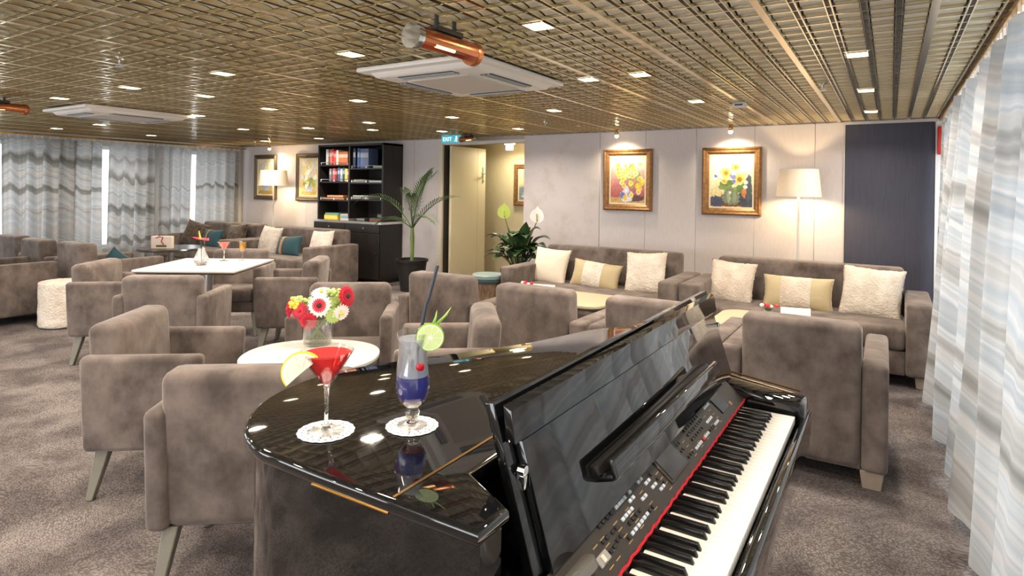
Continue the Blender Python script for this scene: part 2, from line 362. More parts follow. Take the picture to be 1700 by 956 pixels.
for a, b in ((XL-.2, -9), (-6.4, -6), (-3.4, -3.0), (-.4, XR+.2)): fw.box(a, b, YF-.15, YF, .45, 2.0)
struct(fw.obj('wall_front', bpy.data.materials['wall_left_paint']))
for k, (a, b) in enumerate(((-9, -6.4), (-6, -3.4), (-3.0, -.4))):
    g = MB(); g.box(a, b, YF-.1, YF-.05, .45, .5); g.box(a, b, YF-.1, YF-.05, 1.95, 2.0); g.box(a, a+.05, YF-.1, YF-.05, .5, 1.95); g.box(b-.05, b, YF-.1, YF-.05, .5, 1.95)
    o = struct(g.obj('window_%d' % (12+k), frame_white)); MB().box(a+.05, b-.05, YF-.078, YF-.072, .5, 1.95).obj('pane', pane_m, o)

# ------------------------------------------------------------------ curtains
def curtain(label, xt, xb_, y0, y1, z0, z1, pleat, amp, seed, group, sgn=1, hem=0.0):
    nyv = max(24, int((y1-y0)/.018)); nzv = 26; v = []; f = []; uv = []
    rn = random.Random(seed); ph = rn.random()*6
    for j in range(nzv+1):
        t = j/nzv
        for i in range(nyv+1):
            s = i/nyv; y = y0+(y1-y0)*s; xb = xb_ if not isinstance(xb_, tuple) else xb_[0]+(xb_[1]-xb_[0])*s**2
            k = 2*PI*(y/pleat)+ph+1.3*noise.noise((y*1.1, seed, 0))
            a = amp*(.55+.45*(1-t))*(1+.5*noise.noise((y*2.3, t*1.2, seed)))
            wv = math.sin(k)+.35*math.sin(2.1*k+seed)
            x = xb+(xt-xb)*t+sgn*a*wv*.7+.02*noise.noise((y*.8, t*2, seed+9))
            if t > .93: x = x*.8+(xb+(xt-xb)*t)*.2+sgn*.006*math.sin(k*4)
            dy = .02*math.cos(k)*(1-t)
            z = z0+(z1-z0)*t+(1-t)*hem*noise.noise((y*1.4, seed, 3))
            v.append((x, y+dy, z)); uv.append((y*1.15+.12*wv+seed*.37, z+.03*wv+seed*.77))
    for j in range(nzv):
        for i in range(nyv):
            a = j*(nyv+1)+i; f.append((a, a+1, a+nyv+2, a+nyv+1))
    b = MB().raw(v, f); me = bpy.data.meshes.new('curtain'); me.from_pydata(v, [], f)
    ul = me.uv_layers.new(name='uv')
    for l in me.loops: ul.data[l.index].uv = uv[l.vertex_index]
    me.polygons.foreach_set('use_smooth', [True]*len(me.polygons))
    o = put('curtain', me, agate); tag(o, label, 'curtain', group)
    # heading tape with gathers, a part of the curtain
    hp = MB(); n = int((y1-y0)/.09)
    for i in range(n+1):
        yy = y0+(y1-y0)*i/max(n, 1); hp.box(xt-.004, xt+.004, yy-.006, yy+.006, z1-.01, z1+.035)
    q = hp.obj('curtain_hook', mat('hook_white', srgb(225, 225, 222), .5) if 'hook_white' not in bpy.data.materials else bpy.data.materials['hook_white'], o); q['kind'] = 'stuff'
    return o
gL = 'agate patterned curtains of the left window wall'; gR = 'agate patterned curtains of the right window wall'
curtain('grey agate curtain at the far left edge of the picture', -10.07, -10.06, 2.35, 3.20, .06, 2.03, .22, .13, 1, gL)
curtain('widest grey agate curtain behind the row of armchairs at left', -10.07, -10.06, 3.22, 4.44, .06, 2.03, .21, .13, 2, gL)
curtain('grey agate curtain panel right of the tall bright gap at left', -10.09, -10.11, 4.56, 5.22, .06, 2.03, .18, .085, 3, gL)
curtain('narrow agate curtain panel behind the brown fur cushion', -10.09, -10.11, 5.27, 5.84, .06, 2.03, .165, .085, 4, gL)
curtain('agate curtain panel hanging in the far corner beside the framed picture', -10.09, -10.11, 5.94, 6.72, .06, 2.03, .19, .085, 5, gL)
curtain('pale agate curtain ending beside the navy panel behind the right sofa', .40, .39, 5.28, 6.76, .03, 2.05, .32, .085, 11, gR, hem=.03)
curtain('pale agate curtain hanging beside the right sofa arm and carpet', .38, (.31, .245), 4.03, 5.13, .03, 2.05, .34, .085, 12, gR, hem=.05)
curtain('bright agate curtain at the right edge with hem just above carpet', .38, .31, 3.02, 3.97, .05, 2.05, .38, .09, 13, gR, hem=.05)
curtain('nearest agate curtain filling the lower right corner of the picture', .39, .33, .75, 2.96, .03, 2.05, .42, .095, 14, gR, hem=.03)
curtain('agate curtain beside the pianist place outside the right picture edge', .40, .36, -2.6, .70, .03, 2.05, .26, .05, 15, gR, hem=.03)
tag(MB().box(-10.09, -10.05, YF+.1, YB-.05, 2.065, 2.09).obj('curtain_rail', brass), 'thin brass curtain rail along the left window wall', 'curtain rail')
tag(MB().box(.37, .41, YF+.1, YB-.05, 2.085, 2.115).obj('curtain_rail', brass), 'thin brass curtain rail along the right window wall', 'curtain rail')
tag(MB().box(.36, .50, YB-.09, YB-.015, 1.78, 2.04, .008).obj('wall_box', red_m), 'red wall box half hidden behind the right curtain', 'box')

# ------------------------------------------------------------------ ceiling fittings
DL = [(-1.29, 2.26), (-2.45, 2.26), (-3.62, 2.28), (-4.78, 2.28), (-5.95, 2.30),
      (-.15, 3.51), (-1.31, 3.51), (-1.62, 3.51), (-3.67, 3.54), (-4.84, 3.54), (-6.0, 3.56), (-8.1, 3.50), (-9.27, 3.52), (-4.68, 2.80),
      (-.15, 4.80), (-1.33, 4.80), (-2.54, 4.86), (-3.72, 4.85), (-4.82, 4.76), (-6.05, 4.90), (-6.97, 4.65), (-9.1, 4.62),
      (-.15, 6.12), (-3.68, 6.05), (-4.78, 5.97), (-5.43, 5.42), (-7.2, 6.0), (-8.4, 6.0),
      (-.15, 1.0), (-1.29, 1.0), (-2.45, 1.0), (-3.62, 1.0), (-4.78, 1.0), (-5.95, 1.0), (-7.1, 1.0),
      (-.15, -.3), (-1.29, -.3), (-2.45, -.3), (-3.62, -.3), (-5.95, -.3), (-.15, -1.6), (-2.45, -1.6), (-4.78, -1.6)]
me_lens = MB().box(-.048, .048, -.052, .052, ZC-.004, ZC+.012, .004, 1).mesh('lens'); me_lens.materials.append(lamp_emit)
tr = MB(); a, b, t = .056, .062, .008
tr.box(-a, a, -b, -b+t, ZC-.006, ZC+.02); tr.box(-a, a, b-t, b, ZC-.006, ZC+.02); tr.box(-a, -a+t, -b+t, b-t, ZC-.006, ZC+.02); tr.box(a-t, a, -b+t, b-t, ZC-.006, ZC+.02)
me_trim = tr.mesh('trim_ring'); me_trim.materials.append(bar_m)
for x, y in DL:
    x = X0+round((x-X0)/CX-.5)*CX+CX/2; y = YF+.05+round((y-YF-.05)/CY-.5)*CY+CY/2
    t = thing('downlight', 'square warm recessed downlight in the metal grid ceiling', 'downlight', (x, y, 0), 0, 'recessed downlights in the grid ceiling')
    put('lens', me_lens, None, t); put('trim_ring', me_trim, None, t)
    area('downlight_lamp', (0, 0, ZC-.012), (0, 0, -1), .09, .09, 9.5, (1, .87, .73), t, spread=2.6)

def cassette(x0, x1, y0, y1, label):
    cx, cy = (x0+x1)/2, (y0+y1)/2; hx, hy = (x1-x0)/2, (y1-y0)/2
    t = thing('air_conditioner', label, 'air conditioner', (cx, cy, 0), 0, 'white ceiling air conditioners')
    MB().box(-hx, hx, -hy, hy, ZC-.032, ZC-.005, .008).obj('casing', ac_white, t)
    def tp(x, y, z): k = .92 if z < ZC-.04 else 1; return (x*k, y*k, z)
    MB().box(-hx+.05, hx-.05, -hy+.05, hy-.05, ZC-.062, ZC-.028, .012, 2, tp).obj('fascia', ac_white, t)
    MB().box(-hx*.52, hx*.52, -hy*.54, hy*.54, ZC-.0685, ZC-.058, .003, 1).obj('intake_grille', ac_grille, t)
    lou = mat('louver_grey', srgb(168, 174, 180), .4) if 'louver_grey' not in bpy.data.materials else bpy.data.materials['louver_grey']
    for sx, sy, L in ((0, -1, hx), (0, 1, hx), (-1, 0, hy), (1, 0, hy)):
        vv = MB(); ss = MB(); c = (sy*hy if sx == 0 else sx*hx)*.72; A = L*.46
        for k, (w0, w1, z0) in enumerate(((-.036, .036, ZC-.0655), (-.020, -.004, ZC-.070), (.010, .026, ZC-.070))):
            q = vv if k == 0 else ss
            if sx == 0: q.box(-A, A, c+w0, c+w1, z0, ZC-.055)
            else: q.box(c+w0, c+w1, -A, A, z0, ZC-.055)
        ss.obj('louver', lou, vv.obj('air_slot', dark_slot, t))
cassette(-2.70, -1.83, 2.55, 3.55, 'white square ceiling air conditioner behind the copper heater')
cassette(-6.92, -6.05, 2.53, 3.53, 'white square ceiling air conditioner near the left window wall')

copper = mat('copper_reflector', srgb(190, 120, 78), .25, .9)
glow_tube = mat('heater_tube', (1, .55, .2, 1), .4, emit=5, ecol=(1, .52, .2, 1))
def heater(label, x, y, z, ln, r, rz):
    t = thing('infrared_heater', label, 'heater', (x, y, z), rz, 'copper infrared heaters')
    v = []; f = []; n = 16
    for i in range(n+1):
        a = -.15*PI+1.3*PI*i/n
        for rr in (r, r-.006):
            v += [(math.cos(a)*rr, -ln/2, math.sin(a)*rr), (math.cos(a)*rr, ln/2, math.sin(a)*rr)]
    for i in range(n):
        k = 4*i; f += [(k, k+1, k+5, k+4), (k+2, k+6, k+7, k+3)]
    f += [(0, 2, 3, 1), (4*n, 4*n+1, 4*n+3, 4*n+2)]
    MB().raw(v, f).obj('reflector', copper, t)
    for s in (-1, 1):
        MB().lathe([(r*1.03, 0), (r*1.06, .008), (r*1.06, .03), (r*.95, .036)], 20, T(0, s*ln/2-(.018), 0) @ RX(-PI/2)).obj('end_cap', chrome if s < 0 else copper, t)
    MB().tube([(0, -ln*.16, -.012), (0, ln*.16, -.012)], .008, 10).obj('glow_tube', glow_tube, t); MB().tube([(0, -ln/2+.02, -.012), (0, ln/2-.02, -.012)], .006, 10).obj('quartz_rod', copper, t)
    k = MB(); k.v = []
    gd = MB()
    for i in range(1): gd.lathe([(r*.96, -ln/2+.015), (r*.96, ln/2-.015)], 20, RX(-PI/2), cap=False)
    gd.obj('glass_sleeve', pane_m, t)
    br = MB(); br.box(-.03, .03, -ln*.22, ln*.22, r*.9, r*.9+.02); br.tube([(0, -ln*.15, r), (0, -ln*.15, ZC+.02-z)], .01); br.tube([(0, ln*.15, r), (0, ln*.15, ZC+.02-z)], .01)
    br.obj('bracket', mat('dark_bracket', srgb(60, 56, 50), .5) if 'dark_bracket' not in bpy.data.materials else bpy.data.materials['dark_bracket'], t)
heater('glowing copper infrared heater hanging above the air conditioner', -1.60, 2.01, 2.01, .38, .05, math.radians(-2))
heater('small glowing copper heater beside the exit sign', -4.72, 6.45, 2.06, .32, .035, math.radians(75))
heater('copper infrared heater cut off by the left picture edge', -6.38, 2.0, 2.04, .42, .045, math.radians(2))

t = thing('exit_sign', 'small teal emergency exit sign under the ceiling by the door', 'sign', (-5.05, 6.5, 2.075))
MB().box(-.155, .155, -.02, .02, -.055, .05, .006).obj('sign_box', mat('exit_teal', srgb(74, 168, 186), .4, emit=.5, ecol=srgb(70, 165, 185)), t)
sgw = mat('sign_white', srgb(240, 250, 250), .5, emit=.8, ecol=(1, 1, 1, 1))
cu = bpy.data.curves.new('exit_text', 'FONT'); cu.body = 'EXIT'; cu.size = .075; cu.extrude = .001; cu.align_x = 'CENTER'
tmp = bpy.data.objects.new('tmp', cu); COL.objects.link(tmp); bpy.context.view_layer.update()
tme = bpy.data.meshes.new_from_object(tmp.evaluated_get(bpy.context.evaluated_depsgraph_get())); bpy.data.objects.remove(tmp)
tme.materials.clear(); put('lettering', tme, sgw, t, (-.05, -.022, -.03), (PI/2, 0, 0))
rm = MB(); rm.lathe([(.0, 0), (.011, .0), (.011, .002), (0, .002)], 12, T(.105, -.022, .025) @ RX(PI/2))
rm.tube([(.105, -.0225, .012), (.10, -.0225, -.012)], .007, 6); rm.tube([(.10, -.0225, -.012), (.118, -.0225, -.03), (.108, -.0225, -.044)], .004, 6); rm.tube([(.10, -.0225, -.012), (.088, -.0225, -.03), (.076, -.0225, -.036)], .004, 6); rm.tube([(.105, -.0225, .008), (.124, -.0225, -.002)], .0035, 6); rm.tube([(.105, -.0225, .008), (.088, -.0225, -.004)], .0035, 6)
rm.obj('running_figure', sgw, t)

t = thing('smoke_detector', 'small pale detector box on the ceiling in front of the right pictures', 'detector', (-1.03, 5.05, ZC))
MB().box(-.05, .05, -.04, .04, -.035, .0, .006).obj('housing', mat('detector_grey', srgb(200, 198, 192), .5), t); MB().box(-.03, .03, -.041, -.039, -.026, -.012).obj('sensor_window', dark_slot, t)
for x, y, lb in ((-.38, 4.35, 'right of the smoke detector'), (-3.7, 1.72, 'over the front left armchairs'), (-3.1, 5.6, 'near the doorway ceiling'), (-8.6, 6.0, 'near the left framed pictures')):
    t = thing('sprinkler_head', 'small chrome sprinkler head ' + lb, 'sprinkler', (x, y, ZC), 0, 'chrome sprinkler heads')
    q = MB(); q.lathe([(.028, .0), (.028, -.008), (.010, -.014), (.010, -.035)], 14); q.obj('body', chrome, t)
    MB().lathe([(.0, -.05), (.02, -.05), (.022, -.048), (0, -.047)], 14).obj('deflector', chrome, t)

# picture spotlights on little brackets at the ceiling edge
bulb_m = mat('bulb', (1, .9, .75, 1), .4, emit=25, ecol=(1, .86, .62, 1))
def picspot(x, label, en):
    t = thing('picture_light', label, 'spotlight', (x, 6.62, ZC), 0, 'picture spotlights')
    MB().lathe([(.02, 0), (.02, -.012), (.007, -.016), (.007, -.026)], 14).obj('stem', brass, t)
    MB().lathe([(.010, 0), (.022, -.012), (.024, -.035), (.020, -.045)], 16, T(0, .0, -.018) @ RX(math.radians(20))).obj('holder', brass, t)
    MB().lathe([(.0, 0), (.018, -.008), (.022, -.024), (.014, -.038), (0, -.044)], 16, T(0, .012, -.056)).obj('bulb', bulb_m, t)
    l = bpy.data.lights.new('picture_lamp', 'SPOT'); l.energy = en; l.color = (1, .82, .56); l.spot_size = 2.3; l.spot_blend = .8; l.shadow_soft_size = .02
    o = bpy.data.objects.new('picture_lamp', l); COL.objects.link(o); o.parent = t; o.location = (0, .02, -.115); o.rotation_euler = Vector((0, .22, -.5)).to_track_quat('-Z', 'Y').to_euler()
picspot(-2.72, 'brass picture spotlight above the tulip painting', 16)
picspot(-1.44, 'brass picture spotlight above the sunflower painting', 18)
picspot(-9.1, 'brass picture spotlight above the left framed pictures', 16)
t = thing('corridor_lamp', 'glowing round lamp on the corridor ceiling', 'lamp', (-5.0, 7.9, ZC+.02))
MB().lathe([(.09, 0), (.09, -.03), (.07, -.05), (0, -.05)], 20).obj('diffuser', mat('corridor_glow', (1, .9, .6, 1), .5, emit=8, ecol=(1, .85, .55, 1)), t)
MB().box(-.05, .05, -.03, .03, -.13, -.06, .005).obj('lower_lens', bpy.data.materials['corridor_glow'], t)
area('corridor_light', (0, 0, -.15), (0, 0, -1), .2, .2, 8, (1, .88, .64), t)

# ------------------------------------------------------------------ furniture: armchairs on splayed legs
AW, AB, AD, AZ, BZ, BB = .313, .262, .259, .645, .775, .221
def meshes_A():
    M = {}
    def lean(x, y, z): return (x, y-.02*(z-BB)/.55+(.035 if z < .4 else 0), z)
    M['backrest'] = MB().box(-AB, AB, -AD+.01, -AD+.15, BB, BZ, .045, 4, lambda x, y, z: (x, y-.012 if z > .5 else y+.03, z)).mesh('backrest')
    for n, s in (('armL', -1), ('armR', 1)):
        x0, x1 = (s*AW, s*(AW-.075)); x0, x1 = min(x0, x1), max(x0, x1)
        M[n] = MB().box(x0, x1, -AD, AD, BB, AZ, .026, 3, lambda x, y, z: (x*(1 if z > .5 else .985), y*(1 if z > .5 else .93), z)).mesh('arm')
    M['seat'] = MB().box(-AW+.077, AW-.077, -AD+.13, AD-.012, .32, .44, .03, 3).mesh('seat')
    M['base'] = MB().box(-AW+.077, AW-.077, -AD+.06, AD-.03, BB, .318, .012, 2).mesh('base')
    lg = MB().box(-.026, .026, -.03, .03, 0, BB+.005, .004, 1, lambda x, y, z: (x*(.62 if z < .1 else 1)+(.03 if z < .1 else 0), y*(.55 if z < .1 else 1)+(.045 if z < .1 else 0), z))
    M['leg'] = lg.mesh('leg')
    for k in M: M[k].materials.append(legm if k == 'leg' else velvet)
    return M
MA = meshes_A()
def chairA(x, y, deg, label):
    t = thing('tub_armchair', label, 'armchair', (x, y, 0), math.radians(deg), 'velvet armchairs on splayed grey legs')
    put('backrest', MA['backrest'], None, t); put('arm', MA['armL'], None, t); put('arm', MA['armR'], None, t); put('seat', MA['seat'], None, t); put('base', MA['base'], None, t)
    for sx in (-1, 1):
        for sy in (-1, 1):
            put('leg', MA['leg'], None, t, (sx*(AW-.075), sy*(AD-.085), 0), (0, 0, 0), (sx, sy, 1))
    return t
PH = 37.7
chairA(-2.999, 1.646, PH-90, 'taupe velvet armchair left of the round table, seen from its side')
chairA(-2.035, 1.461, PH, 'nearest taupe velvet armchair, its back turned, against the piano tail')
chairA(-2.909, 2.690, PH+180, 'taupe velvet armchair behind the gerbera vase, facing the camera')
chairA(-1.945, 2.505, PH+90, 'taupe velvet armchair behind the blue cocktail, facing the round table')
chairA(-5.352, 2.522, PH-90, 'taupe velvet armchair beside the white fur pouf')
chairA(-4.405, 2.444, PH, 'taupe velvet armchair with its back turned in front of the square table')
chairA(-4.447, 3.515, PH+90, 'taupe velvet armchair on the right side of the square table')
chairA(-5.38, 3.56, PH+180, 'taupe velvet armchair behind the square table, facing the camera')

# ------------------------------------------------------------------ furniture: boxy club chairs and sofas
def sofa_meshes(W, D, aw, az, bz, bt, sz, foot, proud=.02):
    h = W/2; M = {}; bw = h-aw
    M['backrest'] = MB().box(-bw+.002, bw-.002, -D/2, -D/2+bt, foot, bz, .04, 4, lambda x, y, z: (x, y if z > .5 else (y+.02 if y < -D/2+.01 else y+.04), z)).mesh('backrest')
    for n, s in (('armL', -1), ('armR', 1)):
        x0, x1 = sorted((s*h, s*(h-aw)))
        M[n] = MB().box(x0, x1, -D/2+proud, D/2, foot, az, .024, 3).mesh('arm')
    M['seat'] = MB().box(-bw+.002, bw-.002, -D/2+bt*.8, D/2-.02, sz-.17, sz, .035, 3).mesh('seat')
    M['base'] = MB().box(-bw+.002, bw-.002, -D/2+.04, D/2-.03, foot, sz-.172, .01, 2).mesh('base')
    M['foot'] = MB().box(-.05, .05, -.045, .045, 0, foot+.004, .004, 1, lambda x, y, z: (x*(.8 if z < .05 else 1), y*(.8 if z < .05 else 1), z)).mesh('foot')
    for k in M: M[k].materials.append(footm if k == 'foot' else velvet)
    return M
def place_sofa(M, W, D, name, cat, x, y, deg, label, group):
    t = thing(name, label, cat, (x, y, 0), math.radians(deg), group)
    for k, n in (('backrest', 'backrest'), ('armL', 'arm'), ('armR', 'arm'), ('seat', 'seat'), ('base', 'base')): put(n, M[k], None, t)
    for sx in (-1, 1):
        for sy in (-1, 1): put('foot', M['foot'], None, t, (sx*(W/2-.065), sy*(D/2-.08), 0))
    return t
MBc = sofa_meshes(.77, .80, .11, .60, .78, .17, .43, .085)
gB = 'boxy velvet club chairs'
def chairB(x, y, deg, label): return place_sofa(MBc, .77, .80, 'club_chair', 'armchair', x, y, deg, label, gB)
chairB(-.385, 3.708, .5, 'velvet club chair behind the keyboard end, beside the right curtain')
chairB(-1.160, 3.72, 0, 'velvet club chair half hidden behind the raised piano flap')
chairB(-1.945, 3.735, -1, 'velvet club chair with its back turned, behind the piano lid')
chairB(-2.796, 3.828, 1.3, 'velvet club chair with its back turned, behind the drinking straw')
chairB(-7.33, 3.32, 0, 'velvet club chair left of the square table holding a teal cushion')
chairB(-8.10, 3.26, 0, 'velvet club chair, middle one in the row before the left window')
chairB(-8.88, 3.30, 0, 'velvet club chair at the far left edge in the row before the window')
chairB(-7.67, 2.43, 0, 'dark velvet club chair left of the white fur pouf')
MS = sofa_meshes(1.83, .86, .17, .61, .80, .19, .43, .085)
gS = 'velvet sofas along the back wall'
def sofa(xc, yc, label): return place_sofa(MS, 1.83, .86, 'sofa', 'sofa', xc, yc, 180, label, gS)
sofa(-.64, 5.66, 'velvet sofa below the sunflower painting with three cream cushions')
sofa(-2.49, 5.66, 'velvet sofa below the tulip painting with three cream cushions')
sofa(-7.23, 5.66, 'velvet sofa in front of the bookcase with a striped teal cushion')
sofa(-9.08, 5.66, 'velvet sofa in the far left corner with brown fur cushions')

# ------------------------------------------------------------------ cushions
def cushion_mesh(w, h, d, fuzz, seed, pinch=.07, n=26, bands=None):
    v = []; f = []; mi = []
    for side in (1, -1):
        for j in range(n+1):
            for i in range(n+1):
                a, b = -1+2*i/n, -1+2*j/n
                t = max(0, (1-abs(a)**2.6))**.55*max(0, (1-abs(b)**2.6))**.55
                x = a*w/2*(1-pinch*(1-b*b)*abs(a)); z = b*h/2*(1-pinch*(1-a*a)*abs(b))
                y = side*d/2*t
                q = (x*9+seed*3.1, y*9, z*9); k = fuzz*(noise.noise(q)+.6*noise.noise((q[0]*3.3, q[1]*3.3, q[2]*3.3)))
                edge = 1 if max(abs(a), abs(b)) > .97 else 0
                if edge:
                    k2 = fuzz*1.2*noise.noise((x*70, seed, z*70)); x += k2*(1 if abs(a) > .97 else 0); z += k2*(1 if abs(b) > .97 else 0)
                v.append((x, y+side*k*(1-.6*edge)*t, z))
        o = 0 if side == 1 else (n+1)**2
        for j in range(n):
            for i in range(n):
                k = o+j*(n+1)+i; f.append((k, k+1, k+n+2, k+n+1) if side == -1 else (k, k+n+1, k+n+2, k+1))
                c = -1+2*(i+.5)/n
                mi.append(1 if bands and abs(c-bands[0]) < bands[1] else 0)
    me = bpy.data.meshes.new('cushion'); me.from_pydata(v, [], f)
    for p, m_ in zip(me.polygons, mi): p.material_index = m_
    b = bmesh.new(); b.from_mesh(me); bmesh.ops.remove_doubles(b, verts=b.verts[:], dist=.0004); bmesh.ops.recalc_face_normals(b, faces=b.faces[:]); b.to_mesh(me); b.free()
    me.polygons.foreach_set('use_smooth', [True]*len(me.polygons)); return me
def cushion(x, y, z, w, h, d, m_, label, rx=-18, ry=0, rz=0, fuzz=.006, group=None, band=None, bandm=None):
    seed = len(bpy.data.objects)
    root = put('cushion', cushion_mesh(w, h, d, fuzz, seed), m_, None, (x, y, z), (math.radians(rx), math.radians(ry), math.radians(rz)))
    tag(root, label, 'cushion', group)
    if band:
        c, bw = band; me = cushion_mesh(w*1.012, h*1.02, d*1.05, fuzz, seed)
        b = bmesh.new(); b.from_mesh(me)
        bmesh.ops.delete(b, geom=[q for q in b.faces if abs(q.calc_center_median().x-c*w/2) > bw*w/2], context='FACES'); b.to_mesh(me); b.free()
        put('band', me, bandm, root)
    return root
g1 = 'cream cushions on the back wall sofas'
SY = 5.74
cushion(-1.22, SY, .585, .40, .40, .15, fur_cream, 'square cream fur cushion at the left of the sunflower sofa', ry=4, group=g1)
cushion(-.67, SY-.03, .545, .56, .30, .14, satin_beige, 'oblong beige cushion with a pale centre panel on the sunflower sofa', group=g1, fuzz=.003, band=(-.04, .42), bandm=fur_cream)
cushion(-.125, SY-.01, .60, .45, .43, .16, fur_white, 'square white fur cushion beside the right sofa arm', ry=3, rz=-6, group=g1)
cushion(-3.09, SY, .585, .42, .40, .15, satin_cream, 'smooth cream satin cushion at the left of the tulip sofa', ry=3, group=g1, fuzz=.004)
cushion(-2.55, SY-.03, .535, .54, .29, .14, satin_beige, 'oblong beige cushion with a white fur panel on the tulip sofa', ry=5, group=g1, fuzz=.003, band=(-.08, .40), bandm=fur_white)
cushion(-2.03, SY-.01, .60, .42, .43, .15, fur_white, 'square white fur cushion at the right of the tulip sofa', ry=-3, group=g1)
g2 = 'cushions on the left corner sofas'
cushion(-9.62, SY-.10, .60, .44, .42, .15, fur_brown, 'shaggy brown fur cushion leaning by the left sofa arm', ry=14, rz=18, fuzz=.014, group=g2)
cushion(-9.18, SY-.08, .555, .50, .30, .13, teal_cloth, 'dark teal cushion between two brown fur cushions', fuzz=.002, group=g2, band=(-.3, .08), bandm=tan_ribbon)
cushion(-8.66, SY, .62, .44, .38, .15, fur_brown, 'shaggy brown fur cushion at the right of the corner sofa', ry=-4, fuzz=.014, group=g2)
cushion(-7.82, SY-.02, .60, .44, .42, .15, fur_grey, 'pale grey fur cushion at the left of the bookcase sofa', ry=4, group=g2)
cushion(-7.28, SY-.10, .55, .52, .30, .14, teal_cloth, 'dark teal cushion with a tan ribbon stripe on the bookcase sofa', ry=-4, fuzz=.002, group=g2, band=(-.35, .09), bandm=tan_ribbon)
cushion(-6.72, SY, .60, .44, .40, .15, fur_grey, 'pale grey fur cushion near the right arm of the bookcase sofa', ry=-3, group=g2)
cushion(-7.14, 3.30, .545, .26, .26, .10, teal_cloth, 'plain teal cushion peeking over a club chair arm', rx=0, ry=40, rz=80, fuzz=.002, group=g2)

# ------------------------------------------------------------------ tables
ex = Vector((math.cos(math.radians(PH-4)), math.sin(math.radians(PH-4)), 0))
t = thing('square_table', 'white square cafe table on a steel column', 'table', (-4.88, 2.98, 0), math.radians(33))
MB().box(-.40, .40, -.41, .41, .722, .74, .006, 2).obj('tabletop', white_top, t)
MB().box(-.395, .395, -.405, .405, .705, .722, .004, 1, lambda x, y, z: (x*(.95 if z < .71 else 1), y*(.95 if z < .71 else 1), z)).obj('edge_band', dark_edge, t)
MB().tube([(0, 0, .02), (0, 0, .71)], .032, 20).obj('column', steel, t)
MB().lathe([(.24, 0), (.24, .012), (.05, .025), (.04, .03)], 32).obj('foot_plate', steel, t)
t = thing('round_table', 'small white round table holding the gerbera vase', 'table', (-2.45, 2.04, 0), math.radians(35))
pl = [(math.copysign(abs(math.cos(a))**.9, math.cos(a))*.335, math.copysign(abs(math.sin(a))**.9, math.sin(a))*.30) for a in [2*PI*i/64 for i in range(64)]]
MB().prism(pl, .552, .57, .004, 2).obj('tabletop', white_top, t)
MB().prism([(x*.985, y*.985) for x, y in pl], .530, .552, .008, 2).obj('edge_band', dark_edge, t)
MB().tube([(0, 0, .02), (0, 0, .535)], .03, 18).obj('column', steel, t)
MB().lathe([(.2, 0), (.2, .012), (.05, .025), (.03, .03)], 28).obj('foot_plate', steel, t)
coffee_m = mat('coffee_table_beige', srgb(190, 176, 146), .4)
def coffee(x, y, label):
    t = thing('coffee_table', label, 'table', (x, y, 0), 0, 'low beige coffee tables')
    c = []
    for sx, sy, a0 in ((1, 1, 0), (-1, 1, 90), (-1, -1, 180), (1, -1, 270)):
        for k in range(7):
            a = math.radians(a0+15*k); c.append((sx*.33+.14*math.cos(a), sy*.17+.14*math.sin(a)))
    MB().prism(c, .455, .48, .006, 2).obj('tabletop', coffee_m, t)
    MB().prism([(a*.96, b*.96) for a, b in c], .44, .455).obj('edge_band', dark_edge, t)
    MB().tube([(0, 0, .015), (0, 0, .44)], .035, 16).obj('column', steel, t); MB().lathe([(.2, 0), (.2, .01), (.04, .02)], 24).obj('foot_plate', steel, t)
coffee(-2.42, 4.72, 'low beige coffee table in front of the tulip sofa')
coffee(-.64, 4.72, 'low beige coffee table in front of the sunflower sofa')
t = thing('dark_round_table', 'dark round table by the left window with a pale gift card', 'table', (-7.55, 4.12, 0))
MB().lathe([(.0, .60), (.36, .60), (.385, .615), (.37, .63), (0, .63)], 40).obj('tabletop', mat('dark_wood_top', srgb(46, 40, 38), .25), t)
MB().tube([(0, 0, .02), (0, 0, .605)], .035, 16).obj('column', steel, t); MB().lathe([(.22, 0), (.22, .012), (.04, .03)], 28).obj('foot_plate', steel, t)
# teal topped stool table on a log
t = thing('log_table', 'small teal topped side table on a log, beside the tulip sofa', 'table', (-3.60, 5.30, 0))
MB().lathe([(.0, .46), (.16, .46), (.17, .47), (.17, .50), (.16, .51), (0, .51)], 36).obj('tabletop', mat('teal_top', srgb(120, 140, 138), .35), t)
MB().lathe([(.165, .43), (.172, .445), (.17, .462)], 36).obj('rim', mat('teal_rim', srgb(52, 78, 82), .4), t)
MB().lathe([(.14, 0), (.15, .05), (.135, .2), (.145, .36), (.15, .43)], 24).obj('log', mat('log_bark', srgb(128, 104, 80), .9, mottle=(20, srgb(60, 46, 36), .4, .7), stretch=(1, 1, .25), bump=(25, .6, .02)), t)
# pouf
t = thing('fur_pouf', 'round white fur pouf standing beside the armchairs at left', 'pouf', (-6.92, 2.73, 0))
v = []; f = []; n = 44; prof = [(.195, .012), (.205, .03), (.205, .2), (.205, .40), (.2, .43), (.18, .445), (.1, .45), (.0, .452)]
pr2 = []
for (a, b), (c, d) in zip(prof[:-1], prof[1:]):
    for k in range(4): pr2.append((a+(c-a)*k/4, b+(d-b)*k/4))
pr2.append(prof[-1])
me = MB().lathe(pr2, n).mesh('fur_cover', 180)
for p in me.vertices: p.co += Vector((p.co.x, p.co.y, .2*(p.co.z > .42))).normalized()*.008*(noise.noise(p.co*22)+.7*noise.noise(p.co*55))
put('fur_cover', me, fur_white, t); MB().lathe([(.19, 0), (.19, .015)], 32).obj('base_ring', pot_black, t)

